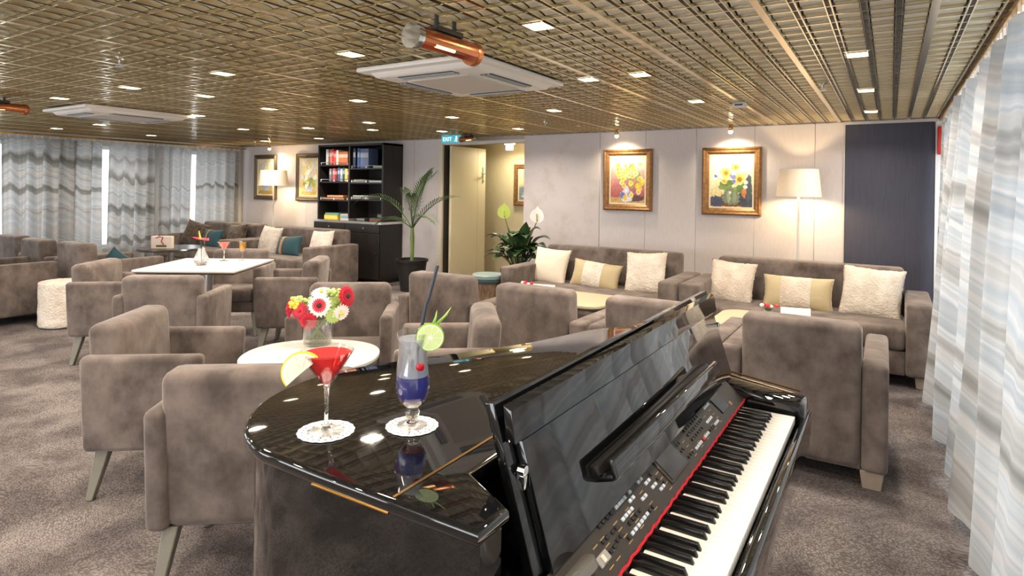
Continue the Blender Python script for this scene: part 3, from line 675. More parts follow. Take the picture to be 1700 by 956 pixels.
# ------------------------------------------------------------------ floor lamps
def shade_material():
    mt = bpy.data.materials.new('lamp_shade'); mt.use_nodes = True; nt = mt.node_tree; nt.nodes.clear(); L = nt.links.new
    o = nt.nodes.new('ShaderNodeOutputMaterial'); mx = nt.nodes.new('ShaderNodeMixShader'); mx.inputs[0].default_value = .10
    d = nt.nodes.new('ShaderNodeBsdfDiffuse'); t = nt.nodes.new('ShaderNodeBsdfTranslucent')
    d.inputs[0].default_value = srgb(246, 240, 228); t.inputs[0].default_value = srgb(250, 238, 214)
    L(d.outputs[0], mx.inputs[1]); L(t.outputs[0], mx.inputs[2]); L(mx.outputs[0], o.inputs[0]); return mt
shade_m = shade_material()
def floor_lamp(x, y, z0, z1, r0, r1, label, en):
    t = thing('floor_lamp', label, 'lamp', (x, y, 0), 0, 'white shaded floor lamps')
    MB().lathe([(.14, 0), (.14, .012), (.03, .025), (.012, .03)], 32).obj('base', chrome, t)
    MB().tube([(0, 0, .02), (0, 0, z0+.10)], .011, 12).obj('pole', mat('pole_white', srgb(225, 222, 216), .4) if 'pole_white' not in bpy.data.materials else bpy.data.materials['pole_white'], t)
    n = 40; sh = MB().lathe([(r0, z0), (r1, z1), (r1-.003, z1), (r0-.003, z0), (r0, z0)], n, cap=False); s_ = sh.obj('shade', shade_m, t)
    MB().lathe([(r0+.001, z0), (r0+.001, z0+.006), (r0-.004, z0+.006), (r0-.004, z0), (r0+.001, z0)], n, cap=False).obj('rim', paper, s_)
    MB().lathe([(.0, z0+.16), (.02, z0+.15), (.03, z0+.125), (.02, z0+.10), (.012, z0+.09)], 16).obj('bulb', mat('lamp_bulb', (1, .85, .6, 1), .4, emit=12, ecol=(1, .8, .5, 1)) if 'lamp_bulb' not in bpy.data.materials else bpy.data.materials['lamp_bulb'], t)
    l = bpy.data.lights.new('lamp_light', 'POINT'); l.energy = en; l.color = (1, .70, .36); l.shadow_soft_size = .035
    o = bpy.data.objects.new('lamp_light', l); COL.objects.link(o); o.parent = t; o.location = (0, 0, z0+.06)
floor_lamp(-.77, 6.56, 1.37, 1.64, .205, .175, 'white shaded floor lamp between the sunflower painting and navy panel', 24)
floor_lamp(-8.80, 6.50, 1.41, 1.665, .24, .21, 'white shaded floor lamp in front of the left framed pictures', 24)

# ------------------------------------------------------------------ paintings (colour per vertex, flat print)
def mixc(a, b, t): return tuple(a[i]+(b[i]-a[i])*t for i in range(3))
def canvas(w, h, fn, nx=90, nz=112):
    v = []; f = []; c = []
    for j in range(nz+1):
        for i in range(nx+1):
            a, b = i/nx, j/nz; v.append(((a-.5)*w, 0, (b-.5)*h)); q = fn(a, b); c.append(srgb(*q))
    for j in range(nz):
        for i in range(nx):
            k = j*(nx+1)+i; f.append((k, k+1, k+nx+2, k+nx+1))
    me = bpy.data.meshes.new('canvas'); me.from_pydata(v, [], f); at = me.color_attributes.new('paint', 'FLOAT_COLOR', 'POINT')
    for d, q in zip(at.data, c): d.color = q
    return me
paint_m = bpy.data.materials.new('oil_paint'); paint_m.use_nodes = True
_n = paint_m.node_tree; _a = _n.nodes.new('ShaderNodeVertexColor'); _a.layer_name = 'paint'; _b = _n.nodes['Principled BSDF']; _b.inputs['Roughness'].default_value = .45; _n.links.new(_a.outputs[0], _b.inputs['Base Color'])
def blobs(base, items):
    def fn(a, b):
        c = base(a, b)
        for x, y, rx, ry, col, *c2 in items:
            q = ((a-x)/rx)**2+((b-y)/ry)**2
            q *= 1+.55*noise.noise((a*20, b*20, x*9))
            if q < 1:
                c = mixc(c, col, min(1, (1-q)*4))
                if c2 and q < .22: c = c2[0]
        s = 1+.16*noise.noise((a*34, b*34, 1.7))+.10*noise.noise((a*9, b*9, 4.1)); return tuple(max(0, min(255, k*s)) for k in c)
    return fn
rp = random.Random(3)
def tulips():
    it = [(.72, .10, .3, .07, (96, 66, 72))]
    for _ in range(26): it.append((rp.uniform(.2, .85), rp.uniform(.38, .82), .035, .09, (150, 170, 90)))
    it += [(.47, .15, .2, .145, (214, 220, 240)), (.36, .16, .09, .08, (104, 122, 200)), (.56, .18, .07, .06, (150, 150, 215)), (.47, .28, .09, .09, (228, 230, 240))]
    for _ in range(30): it.append((rp.gauss(.48, .18), rp.gauss(.60, .15), .075, .06, rp.choice([(250, 240, 160), (246, 226, 120), (252, 246, 200)]), (232, 196, 70)))
    it += [(.83, .36, .1, .09, (244, 212, 60)), (.93, .45, .07, .08, (246, 220, 90)), (.43, .12, .07, .06, (240, 196, 60))]
    base = lambda a, b: (mixc((196, 160, 96), (206, 170, 104), a) if b < .12 else mixc(mixc((176, 84, 84), (232, 190, 180), min(1, (b-.12)*1.5)), (244, 226, 214), max(0, b-.5)*1.6))
    return blobs(base, it)
def sunflowers():
    it = [(.15, .10, .22, .12, (70, 74, 96)), (.85, .14, .2, .2, (66, 76, 92)), (.92, .35, .08, .3, (84, 96, 104)), (.8, .32, .06, .14, (226, 140, 72)), (.5, .05, .3, .05, (110, 62, 44))]
    for _ in range(16): it.append((rp.uniform(.25, .8), rp.uniform(.32, .5), .08, .05, rp.choice([(110, 140, 72), (140, 164, 92)])))
    it += [(.50, .19, .22, .17, (128, 140, 108)), (.44, .2, .05, .13, (168, 180, 150)), (.58, .2, .05, .13, (150, 164, 128)), (.48, .28, .03, .025, (236, 240, 230))]
    for _ in range(26): it.append((rp.gauss(.5, .2), rp.gauss(.62, .11), .06, .045, rp.choice([(250, 250, 246), (252, 244, 170), (246, 236, 190), (140, 150, 220)])))
    it += [(.37, .66, .12, .1, (252, 226, 96), (200, 140, 60)), (.70, .54, .12, .1, (250, 220, 90), (170, 120, 70)), (.6, .77, .1, .07, (248, 216, 110), (196, 150, 70)), (.33, .5, .08, .06, (246, 220, 110), (220, 170, 70)), (.12, .6, .04, .035, (110, 130, 220)), (.56, .5, .045, .04, (120, 130, 210))]
    base = lambda a, b: mixc((226, 206, 120), (250, 246, 222), min(1, b*1.5))
    return blobs(base, it)
def bouquet(seed):
    r = random.Random(seed); it = [(.5, .16, .2, .14, (180, 186, 214)), (.5, .06, .5, .06, (176, 150, 84))]
    for _ in range(14): it.append((r.uniform(.2, .8), r.uniform(.3, .5), .1, .07, r.choice([(140, 160, 92), (170, 180, 104)])))
    for _ in range(26): it.append((r.gauss(.5, .2), r.gauss(.6, .13), .09, .07, r.choice([(250, 250, 240), (246, 238, 190), (236, 226, 150), (214, 216, 236)])))
    return blobs(lambda a, b: mixc((206, 184, 110), (236, 226, 196), b), it)
def harbour():
    it = [(.45, .22, .25, .07, (238, 240, 238)), (.55, .30, .09, .04, (60, 60, 70)), (.5, .12, .4, .05, (210, 210, 200)), (.3, .42, .3, .03, (120, 150, 170)), (.5, .78, .4, .1, (226, 200, 150))]
    return blobs(lambda a, b: (120, 140, 150) if b < .42 else ((214, 160, 110) if b < .5 else mixc((226, 196, 150), (170, 196, 170), (b-.5)*2)), it)
def picture(x, z, w, h, fn, fm, label, y=YB-.016, fw=.075, group='framed paintings on the back wall'):
    t = thing('framed_painting', label, 'painting', (x, y, z), 0, group)
    W, H = w/2, h/2; k = MB()
    prof = [(0, 0), (0, -.03), (.018, -.045), (.034, -.034), (.052, -.036), (fw, -.016), (fw, 0)]   # inset, depth
    v = []; f = []
    for d, yy in prof: v += [(-W+d, yy, -H+d), (W-d, yy, -H+d), (W-d, yy, H-d), (-W+d, yy, H-d)]
    for a in range(len(prof)-1):
        for i in range(4): f.append((4*a+i, 4*a+(i+1) % 4, 4*a+4+(i+1) % 4, 4*a+4+i))
    k.raw(v, f).obj('frame', fm, t, ang=25)
    li = MB(); a, b = W-fw+.002, H-fw+.002; e = .018
    li.box(-a, a, -.014, 0, -b, -b+e); li.box(-a, a, -.014, 0, b-e, b); li.box(-a, -a+e, -.014, 0, -b+e, b-e); li.box(a-e, a, -.014, 0, -b+e, b-e); li.obj('liner', liner_m, t)
    c = put('canvas', canvas(2*(a-e), 2*(b-e), fn), paint_m, t, (0, -.008, 0)); c['label'] = 'painted canvas'
picture(-2.665, 1.535, .61, .73, tulips(), gold_frame, 'gilt framed painting of yellow tulips in a blue and white jug')
picture(-1.475, 1.525, .62, .74, sunflowers(), gold_frame, 'gilt framed painting of sunflowers in a round glass vase')
picture(-9.50, 1.56, .62, .80, bouquet(5), bronze_frame, 'dark framed flower painting nearest the left corner curtain')
picture(-8.35, 1.56, .62, .80, bouquet(8), bronze_frame, 'dark framed flower painting between the left lamp and bookcase')
picture(-4.86, 1.475, .56, .66, harbour(), gold_frame, 'gilt framed harbour painting on the corridor wall', y=8.29, group='corridor paintings')

# ------------------------------------------------------------------ bookcase
bx0, bx1 = -7.64, -6.24; bxm = -6.945
t = thing('bookcase', 'tall black bookcase with open shelves above a cupboard', 'bookcase', (0, 0, 0))
k = MB(); fy, by = 6.45, 6.855
k.box(bx0, bx0+.03, fy, by, .90, 2.055); k.box(bx1-.03, bx1, fy, by, .90, 2.055); k.box(bxm-.015, bxm+.015, fy, by, .93, 2.025); k.box(bx0, bx1, fy, by, 2.025, 2.055); k.box(bx0, bx1, by-.012, by, .9, 2.03)
k.obj('carcass', ebony, t)
ML, MR_ = (bx0+.03, bxm-.015), (bxm+.015, bx1-.03)
SHL = [1.745, 1.485, 1.205]; SHR = [1.69, 1.475, 1.225]
for (a, b), zs in ((ML, SHL), (MR_, SHR)):
    for z in zs:
        s_ = MB().box(a, b, fy+.004, by-.012, z-.02, z).obj('shelf', ebony, t)
        r = MB(); r.tube([(a+.02, fy+.012, z+.035), (b-.02, fy+.012, z+.035)], .005, 6)
        for q in (a+.03, (a+b)/2, b-.03): r.tube([(q, fy+.012, z), (q, fy+.012, z+.035)], .004, 6)
        r.obj('rail', chrome, s_)
MB().prism([(bx0-.02, fy-.06), (bx1+.02, fy-.06), (bx1+.02, by-.005), (bx0-.02, by-.005)], .865, .90).obj('counter', mat('mirror_trim', (.8, .78, .72, 1), .15, 1), t)
MB().prism([(bx0-.01, fy-.05), (bx1+.01, fy-.05), (bx1+.01, by-.005), (bx0-.01, by-.005)], .06, .865).obj('cupboard', ebony, t)
MB().prism([(bx0+.02, fy), (bx1, fy), (bx1-.01, by-.005), (bx0+.02, by-.005)], 0, .06).obj('plinth', pot_black, t)
for (a, b), kx in (((bx0, bxm-.004), bxm-.33), ((bxm+.004, bx1-.005), bx1-.30)):
    d = MB().box(a, b, fy-.068, fy-.05, .735, .858, .002, 1).obj('drawer', ebony, t); MB().lathe([(.006, 0), (.006, .012), (.014, .016), (.014, .024), (0, .028)], 12, T(kx, fy-.068, .80) @ RX(PI/2)).obj('knob', chrome, d)
    d = MB().box(a, b, fy-.068, fy-.05, .07, .725, .002, 1).obj('door', ebony, t); MB().lathe([(.006, 0), (.006, .012), (.014, .016), (.014, .024), (0, .028)], 12, T(b-.06, fy-.068, .45) @ RX(PI/2)).obj('knob', chrome, d)
bm_ = {}
def bmat(c):
    if c not in bm_: bm_[c] = mat('book_cover_%d' % len(bm_), srgb(*c), .5)
    return bm_[c]
pagem = mat('book_pages', srgb(226, 218, 200), .8)
def book(x, z, th, h, c, label, d=.17, tilt=0, group='books on the bookcase shelves', name='book', cat='book'):
    t = thing(name, label, cat, (x, fy+.035, z), 0, group); t.rotation_euler = (0, math.radians(tilt), 0)
    k = MB(); k.box(0, th, 0, .004, 0, h); k.box(0, .003, .004, d, 0, h); k.box(th-.003, th, .004, d, 0, h); k.obj('cover', bmat(c), t)
    MB().box(.003, th-.003, .004, d-.006, .004, h-.006).obj('pages', pagem, t)
    MB().box(.002, th-.002, -.001, 0, h*.55, h*.8).obj('title_patch', bmat(tuple(min(255, int(q*.5+120)) for q in c)), t)
z = SHL[0]
for x, th, h, c, n in ((-7.50, .05, .245, (214, 210, 214), 'white'), (-7.445, .03, .235, (96, 92, 110), 'grey'), (-7.41, .045, .235, (206, 120, 76), 'orange'), (-7.36, .035, .25, (180, 40, 60), 'dark red'), (-7.32, .045, .215, (196, 72, 66), 'red'), (-7.27, .045, .225, (226, 220, 200), 'cream')):
    book(x, z, th, h, c, 'tall %s book on the top left bookcase shelf' % n)
book(-7.215, z, .20, .2, (176, 96, 60), 'broad rust coloured book facing forward on the top left shelf', d=.03)
z = SHL[1]
for x, th, h, c, n in ((-7.42, .045, .2, (120, 122, 132), 'slate grey'), (-7.345, .05, .205, (200, 84, 84), 'coral red'), (-7.29, .04, .2, (120, 40, 44), 'maroon'), (-7.235, .055, .215, (64, 84, 122), 'navy'), (-7.175, .05, .2, (150, 164, 172), 'pale blue'), (-7.12, .04, .215, (52, 72, 78), 'dark teal'), (-7.075, .05, .2, (214, 200, 90), 'yellow'), (-7.02, .03, .19, (160, 96, 100), 'dusty pink')):
    book(x, z, th, h, c, 'upright %s book on the second left bookcase shelf' % n)
z = SHR[0]
book(-6.90, z, .05, .30, (42, 52, 70), 'dark blue binder with white label on the right bookcase shelf', d=.25, name='binder', cat='binder')
book(-6.81, z, .05, .30, (48, 84, 160), 'bright blue binder on the right bookcase shelf', d=.25, name='binder', cat='binder')
book(-6.75, z, .17, .29, (92, 112, 150), 'grey blue magazine file on the right bookcase shelf', d=.2, name='magazine_file', cat='file')
def flat(x, y, z, w, d, h, c, label, name='magazine', cat='magazine', c2=None):
    t = thing(name, label, cat, (x, y, z), 0, 'flat stacked items in the bookcase')
    MB().box(0, w, 0, d, 0, h, .002, 1).obj('body', bmat(c), t)
    MB().box(.004, w-.004, -.0015, .0, h*.25, h*.75).obj('edge_stripe', bmat(c2 or tuple(min(255, int(q*.6+90)) for q in c)), t)
yb = fy+.03
flat(-6.48, yb, SHR[0], .20, .22, .04, (150, 170, 140), 'green and white booklet lying on the top right shelf')
flat(-6.90, yb, SHR[1], .26, .24, .022, (170, 170, 168), 'grey magazine at the bottom of the second right shelf stack')
flat(-6.88, yb, SHR[1]+.0225, .24, .22, .022, (206, 204, 200), 'pale magazine on top of the second right shelf stack')
flat(-6.56, yb, SHR[1], .27, .22, .03, (190, 196, 206), 'pale blue magazine at the right of the second right shelf')
flat(-6.90, yb, SHR[2], .34, .24, .03, (150, 150, 152), 'grey folder at the bottom of the third right shelf stack')
flat(-6.89, yb, SHR[2]+.0305, .32, .24, .025, (186, 186, 188), 'light grey folder on top of the third right shelf stack')
flat(-7.58, yb, SHL[2], .5, .22, .035, (176, 112, 62), 'long orange wood game box on the third left shelf', 'game_box', 'box')
flat(-7.46, yb, SHL[2]+.0355, .36, .2, .035, (196, 124, 66), 'shorter orange wood game box lying on top of another', 'game_box', 'box')
flat(-7.52, yb, .901, .30, .25, .07, (214, 190, 50), 'yellow board game box on the bottom left shelf', 'game_box', 'box')
flat(-7.50, yb, .9715, .31, .25, .03, (70, 140, 120), 'green board game box lying on the yellow box', 'game_box', 'box')
flat(-7.16, yb, .901, .18, .25, .09, (206, 186, 170), 'pale patterned box on the bottom left shelf', 'game_box', 'box', (120, 160, 180))
flat(-6.54, yb, .901, .24, .22, .05, (36, 92, 62), 'dark green box on the bottom right shelf', 'game_box', 'box', (150, 40, 40))
flat(-6.80, yb, .901, .16, .2, .04, (60, 62, 60), 'dark grey box on the bottom right shelf', 'game_box', 'box')
flat(-6.38, yb, .951, .10, .2, .07, (34, 34, 38), 'black box standing on the dark green box', 'game_box', 'box')

# ------------------------------------------------------------------ plants
def bez(a, b, c, n): return [a*(1-t)**2+b*2*t*(1-t)+c*t*t for t in [i/n for i in range(n+1)]]
t = thing('potted_palm', 'potted palm in a black pot beside the bookcase', 'plant', (-5.56, 6.32, 0))
MB().lathe([(.0, .0), (.15, 0), (.205, .40), (.222, .40), (.225, .43), (.20, .43), (.195, .39), (0, .39)], 36).obj('pot', pot_black, t)
MB().lathe([(.195, .391), (.1, .40), (0, .405)], 28).obj('soil', soil, t)
MB().tube([(0, 0, .39), (.005, 0, .55), (0, .0, .72), (.0, 0, .86)], [.026, .024, .03, .02], 10).obj('trunk', stem_green, t)
rr = random.Random(21)
def frond(base, mid, tip, ll, n=20):
    k = MB(); pts = bez(Vector(base), Vector(mid), Vector(tip), 24); k.tube(pts, [.009-.007*i/24 for i in range(25)], 5)
    for i in range(5, 25, 1):
        p = pts[i]; tg = (pts[min(i+1, 24)]-pts[i-1]).normalized(); sd = tg.cross(Vector((0, 0, 1)))
        sd = sd.normalized() if sd.length > .15 else Vector((1, 0, 0)); u = (i-4)/20; L = ll*(.7+.62*math.sin(PI*min(1, u*.85+.12)))
        for s in (-1, 1):
            up_ = .18+.1*rr.random(); d = (tg*(.60+.7*u)+sd*s*(1.05-.45*u)+Vector((0, 0, up_))).normalized()
            a = p; b = p+d*L*.5; c = p+d*L*.92+Vector((0, 0, -.22*L)); w_ = .0075
            wv = d.cross(Vector((0, 0, 1))).normalized()*w_
            k.raw([a-wv*.4, a+wv*.4, b+wv+Vector((0, 0, .004)), b-wv+Vector((0, 0, .004)), c], [(0, 1, 2, 3), (3, 2, 4)])
    return k.obj('frond', leaf_palm, t, ang=180)
B_ = (0, 0, .84)
for mid, tip, L in (((-.32, -.10, 1.42), (-.80, -.22, 1.22), .26), ((.10, -.05, 1.35), (.42, -.12, 1.56), .27), ((.0, .08, 1.35), (.10, .22, 1.60), .26), ((-.22, -.08, 1.05), (-.46, -.16, .92), .2), ((.18, -.1, 1.10), (.42, -.1, .98), .2), ((.08, -.12, 1.2), (.24, -.30, 1.30), .22), ((-.12, .1, 1.2), (-.34, .2, 1.36), .24), ((.26, .05, 1.25), (.62, .1, 1.28), .24)):
    frond(B_, mid, tip, L)

t = thing('peace_lily', 'leafy dark green peace lily with one white and one lime flower', 'plant', (-3.82, 6.28, 0))
MB().lathe([(.0, .0), (.16, 0), (.21, .40), (.225, .40), (.225, .44), (.2, .44), (.195, .40), (0, .40)], 32).obj('pot', pot_black, t); MB().lathe([(.195, .401), (0, .415)], 24).obj('soil', soil, t)
def blade(base, mid, tip, wd, m_, nm, fold=.25, par=None):
    k = MB(); pts = bez(Vector(base), Vector(mid), Vector(tip), 16); k.tube(pts[:8], [.006]*8, 5); v = []; f = []
    for i in range(6, 17):
        u = (i-6)/10; w_ = wd*(math.sin(PI*u**.75))*.98+.002; tg = (pts[min(i+1, 16)]-pts[i-1]).normalized(); sd = tg.cross(Vector((0, 0, 1)))
        sd = sd.normalized() if sd.length > .1 else Vector((1, 0, 0)); nn = sd.cross(tg).normalized()
        v += [pts[i]-sd*w_+nn*w_*fold, pts[i], pts[i]+sd*w_+nn*w_*fold]
    for i in range(10): a = 3*i; f += [(a, a+1, a+4, a+3), (a+1, a+2, a+5, a+4)]
    k.raw(v, f); return k.obj(nm, m_, par or t, ang=180)
rr = random.Random(5)
for i in range(46):
    a = 2*PI*i/46*7+rr.random()*.5; r_ = rr.uniform(.22, .46); zt = rr.uniform(.58, .92)-.45*max(0, r_-.30)
    if math.sin(a) > .55: r_ *= .75
    blade((.05*math.cos(a), .05*math.sin(a), .40), (.45*r_*math.cos(a), .45*r_*math.sin(a), zt+.14), (r_*math.cos(a), r_*math.sin(a)*.9, zt), rr.uniform(.075, .105), leaf_dark, 'leaf')
blade((-.06, 0, .4), (-.12, -.04, .8), (-.14, -.06, .98), .085, leaf_dark, 'leaf'); blade((.06, 0, .4), (.10, -.04, .85), (.13, -.05, 1.02), .085, leaf_dark, 'leaf')
def spathe(x, z, c, nm, lb):
    k = MB(); k.tube([(0, 0, .42), (x*.5, -.05, .42+(z-.42)*.5), (x, -.08, z-.05)], .006, 6); v = [(0, 0, 0)]; f = []; n = 20
    for i in range(n): a = 2*PI*i/n; v.append((.095*math.cos(a)*(1-.12*math.sin(a)), -.02*abs(math.cos(a)), .085*math.sin(a)+(.03 if abs(a-PI/2) < .2 else 0)))
    for i in range(n): f.append((0, 1+i, 1+(i+1) % n))
    q = k.obj('flower_stem', stem_green, t); s_ = MB().raw(v, f, T(x, -.08, z)).obj(nm, mat('spathe_'+lb, c, .5, sss=.1), t); s_['label'] = lb + ' spathe'
    MB().tube([(x, -.10, z-.06), (x+.005, -.11, z+.02)], .009, 8).obj('spadix', mat('spadix_'+lb, srgb(196, 190, 120), .7), s_)
spathe(-.16, 1.13, srgb(176, 196, 86), 'spathe', 'lime green'); spathe(.30, 1.10, srgb(238, 236, 232), 'spathe', 'white')

# ------------------------------------------------------------------ table things
def flower(par, x, y, z, r, mats, facing, n=18, inner=True, name='gerbera'):
    q = Vector(facing).normalized().to_track_quat('Z', 'Y').to_matrix().to_4x4(); M = T(x, y, z) @ q
    fl = MB()
    for ring, (k0, k1, zz) in enumerate(((1.0, 1.0, .0), (.82, .9, .006))):
        for i in range(n):
            a = 2*PI*(i+.5*ring)/n; w_ = .16*r*k1; c, s = math.cos(a), math.sin(a); R_ = r*k0
            def P_(d, e, h): return (c*d-s*e, s*d+c*e, h)
            fl.raw([P_(.15*r, -w_*.5, zz), P_(.15*r, w_*.5, zz), P_(R_*.72, w_, zz+.006), P_(R_*.72, -w_, zz+.006), P_(R_, 0, zz+.001)], [(0, 1, 2, 3), (3, 2, 4)], M)
    o = fl.obj(name, mats[0], par, ang=180)
    if inner:
        k = MB()
        for i in range(n):
            a = 2*PI*(i+.25)/n; c, s = math.cos(a), math.sin(a)
            k.raw([(c*.1*r-s*.09*r, s*.1*r+c*.09*r, .012), (c*.1*r+s*.09*r, s*.1*r-c*.09*r, .012), (c*.56*r+s*.05*r, s*.56*r-c*.05*r, .014), (c*.56*r-s*.05*r, s*.56*r+c*.05*r, .014)], [(0, 1, 2, 3)], M)
        k.obj('inner_petals', mats[1], o, ang=180)
    MB().lathe([(.2*r, .012), (.2*r, .018), (.1*r, .022), (0, .021)], 14, M).obj('flower_eye', mats[2], o)
    return o
p_white = mat('petal_white', srgb(246, 238, 232), .6); p_red = mat('petal_red', srgb(200, 20, 50), .5); p_crim = mat('petal_crimson', srgb(168, 12, 40), .55); eye_d = mat('flower_eye', srgb(58, 34, 28), .8)
p_green = mat('petal_green', srgb(176, 200, 116), .6); p_yel = mat('petal_yellow', srgb(236, 200, 70), .6)
vx = Vector((-2.58, 2.19, .571))
t = thing('flower_vase', 'clear glass vase of red and white gerberas on the round table', 'vase', vx, YAW)
MB().lathe([(.0, 0), (.068, 0), (.072, .004), (.088, .145), (.0855, .145), (.069, .012), (0, .010)], 28).obj('glass_vase', glass, t)
MB().lathe([(.0, .0125), (.068, .0125), (.0695, .03), (0, .03)], 28).obj('water', thin_glass('vase_water', (.93, .96, .86, 1), .06), t)
FL = [((.025, -.05, .215), .066, (p_white, p_red, eye_d), (.05, -1, .1), 1), ((.15, -.0, .255), .062, (p_red, p_crim, eye_d), (.9, -.5, .25), 1), ((-.075, -.055, .185), .05, (p_crim, p_red, p_crim), (-.2, -1, .3), 1), ((-.03, -.06, .135), .05, (p_red, p_crim, p_crim), (.1, -1, -.15), 1), ((-.145, -.01, .185), .055, (p_red, p_crim, p_red), (-.9, -.6, .1), 1), ((.13, -.03, .175), .05, (p_white, p_white, p_yel), (.7, -.8, -.3), 0), ((.0, .06, .26), .06, (p_white, p_white, p_yel), (0, -.4, 1), 0), ((.09, .02, .215), .055, (p_green, p_green, p_green), (.3, -1, .3), 0), ((.095, -.045, .16), .045, (p_green, p_green, p_green), (.5, -1, -.1), 0)]
for (x, y, z), r, ms, fc, inn in FL:
    o = flower(t, x, y, z, r, ms, fc, 18, bool(inn)); d = Vector(fc).normalized()*.01
    MB().tube(bez(Vector((-x*.35, -y*.3, .02)), Vector((x*.15, y*.2, .11)), Vector((x, y, z))-d, 8), .0035, 6).obj('stem', stem_green, o)
for x, y, z, c in ((-.10, -.02, .235, p_green), (-.055, .0, .225, p_green), (-.11, -.05, .215, p_yel), (.06, .03, .27, p_green), (-.13, .03, .225, p_yel), (.10, -.01, .275, p_green)):
    k = MB()
    for i in range(7):
        a = i*2*PI/7; k.lathe([(0, -.012), (.013, -.004), (.012, .006), (0, .012)], 8, T(x+.017*math.cos(a), y+.012*math.sin(a), z+.012*math.sin(a*2)))
    k.obj('blossom', c, t)

lace = mat('paper_lace', srgb(244, 242, 240), .8)
def doily(x, y, z, r, label):
    n = 72; rings = [0, .3, .6, .72, .80, .88, .95, 1.0]; v = []; f = []
    for k in rings:
        for i in range(n):
            a = 2*PI*i/n; q = r*k*(1+(.035*abs(math.sin(9*a)) if k > .9 else 0)); v.append((q*math.cos(a), q*math.sin(a), .0012))
    for k in range(len(rings)-1):
        for i in range(n):
            if k == 4 and i % 3 == 0: continue
            if k == 2 and i % 6 == 0: continue
            j = (i+1) % n; f.append((k*n+i, k*n+j, (k+1)*n+j, (k+1)*n+i))
    me = bpy.data.meshes.new('doily'); me.from_pydata(v, [], f); b = bmesh.new(); b.from_mesh(me); bmesh.ops.remove_doubles(b, verts=b.verts[:], dist=1e-5); b.to_mesh(me); b.free()
    o = put('doily', me, lace, None, (x, y, z)); o.modifiers.new('thick', 'SOLIDIFY').thickness = .0008
    return tag(o, label, 'doily', 'white paper lace doilies')
LZ = .9505
MX, MY = -.892, .78; HX, HY = -.776, .889
doily(MX, MY, LZ, .051, 'round white paper lace doily under the red cocktail'); doily(HX, HY, LZ, .049, 'round white paper lace doily under the blue cocktail')
def liquid(name, c, rough=.0, dens=None):
    return drink_material(name, c)
red_liq = liquid('red_liquid', srgb(238, 112, 112)); red_liq2 = liquid('orange_liquid', srgb(238, 120, 92)); yel_liq = liquid('juice_liquid', srgb(246, 206, 70))
def martini(x, y, z, s, label, lm):
    t = thing('cocktail_glass', label, 'cocktail', (x, y, z), YAW)
    g = [(.0, 0), (.034, 0), (.034, .0015), (.01, .005), (.0042, .012), (.0036, .05), (.0045, .078), (.009, .086), (.03, .118), (.0495, .150), (.0485, .1505), (.029, .120), (.008, .0885), (0, .087)]
    MB().lathe([(a*s, b*s) for a, b in g[:4]]+[(.0, .005*s)], 40).obj('foot', glass, t, ang=60); MB().lathe([(a*s, b*s) for a, b in [(.009, .0045), (.0042, .012), (.0036, .05), (.0045, .078), (.008, .0855), (.0, .0862)]], 24).obj('stem', clear_stem, t, ang=60)
    MB().lathe([(a*s, b*s) for a, b in g[7:]], 40, cap=False).obj('bowl', glass, t, ang=60)
    l = [(0, .0875), (.0075, .0892), (.0285, .1205), (.0448, .1455), (0, .1455)]
    MB().lathe([(a*s, b*s) for a, b in l], 40).obj('drink', lm, t)
    return t
martini(MX, MY, LZ+.002, 1.0, 'martini glass of red cocktail with a lemon wedge on the piano', red_liq)
martini(-4.99, 3.19, .741, 1.12, 'small red cocktail in a martini glass on the square table', red_liq2)
t = thing('juice_flute', 'stemmed glass of yellow orange juice on the square table', 'drink', (-4.93, 3.33, .741))
MB().lathe([(0, 0), (.034, 0), (.01, .005), (.004, .02), (.004, .065), (.02, .08), (.03, .115), (.027, .17), (.026, .17), (.029, .115), (.018, .082), (0, .074)], 28).obj('glass', glass, t, ang=60)
MB().lathe([(0, .076), (.017, .083), (.0285, .115), (.027, .155), (0, .155)], 28).obj('drink', yel_liq, t)
# hurricane glass
t = thing('hurricane_glass', 'tall hurricane glass of blue layered cocktail with lime and straw', 'cocktail', (HX, HY, LZ+.002), YAW)
g = [(0, 0), (.029, 0), (.029, .002), (.012, .007), (.007, .011), (.012, .017), (.0145, .025), (.011, .033), (.013, .038), (.022, .045), (.030, .060), (.0335, .078), (.0315, .105), (.0275, .135), (.0275, .155), (.0315, .180), (.0305, .1805), (.0262, .155), (.0262, .135), (.0302, .105), (.0322, .078), (.0287, .061), (.0205, .047), (0, .042)]
MB().lathe(g[:4]+[(0, .007)], 40).obj('foot', glass, t, ang=60); MB().lathe([(.011, .0065), (.007, .011), (.012, .017), (.0145, .025), (.011, .033), (.012, .0375), (0, .0415)], 28).obj('stem', clear_stem, t, ang=60); MB().lathe(g[8:], 40, cap=False).obj('bowl', glass, t, ang=60)
def layer(nm, prof, m_): return MB().lathe(prof, 40).obj(nm, m_, t)
layer('red_syrup', [(0, .0425), (.020, .0475), (.0235, .052), (0, .052)], liquid('syrup', srgb(216, 60, 96)))
layer('blue_layer', [(0, .0522), (.0237, .0522), (.0283, .0612), (.0318, .078), (.0305, .098), (0, .098)], liquid('blue_liquid', srgb(134, 136, 222)))
layer('clear_layer', [(0, .0982), (.0304, .0982), (.0298, .105), (.0258, .135), (.0258, .155), (.0285, .168), (0, .168)], drink_material('clear_drink', srgb(240, 243, 250), .62))
ic = MB()
for x, y, z, a in ((-.008, -.004, .158, .4), (.010, .006, .160, .9), (-.004, .004, .138, .2), (.006, -.008, .120, .7)):
    ic.box(-.008, .008, -.008, .008, -.008, .008, .002, 1, None, T(x, y, z) @ RZ(a) @ RX(a*.7))
ic.obj('ice_cubes', glassy('ice', (1, 1, 1, 1), 1.31, .15), t)['kind'] = 'stuff'
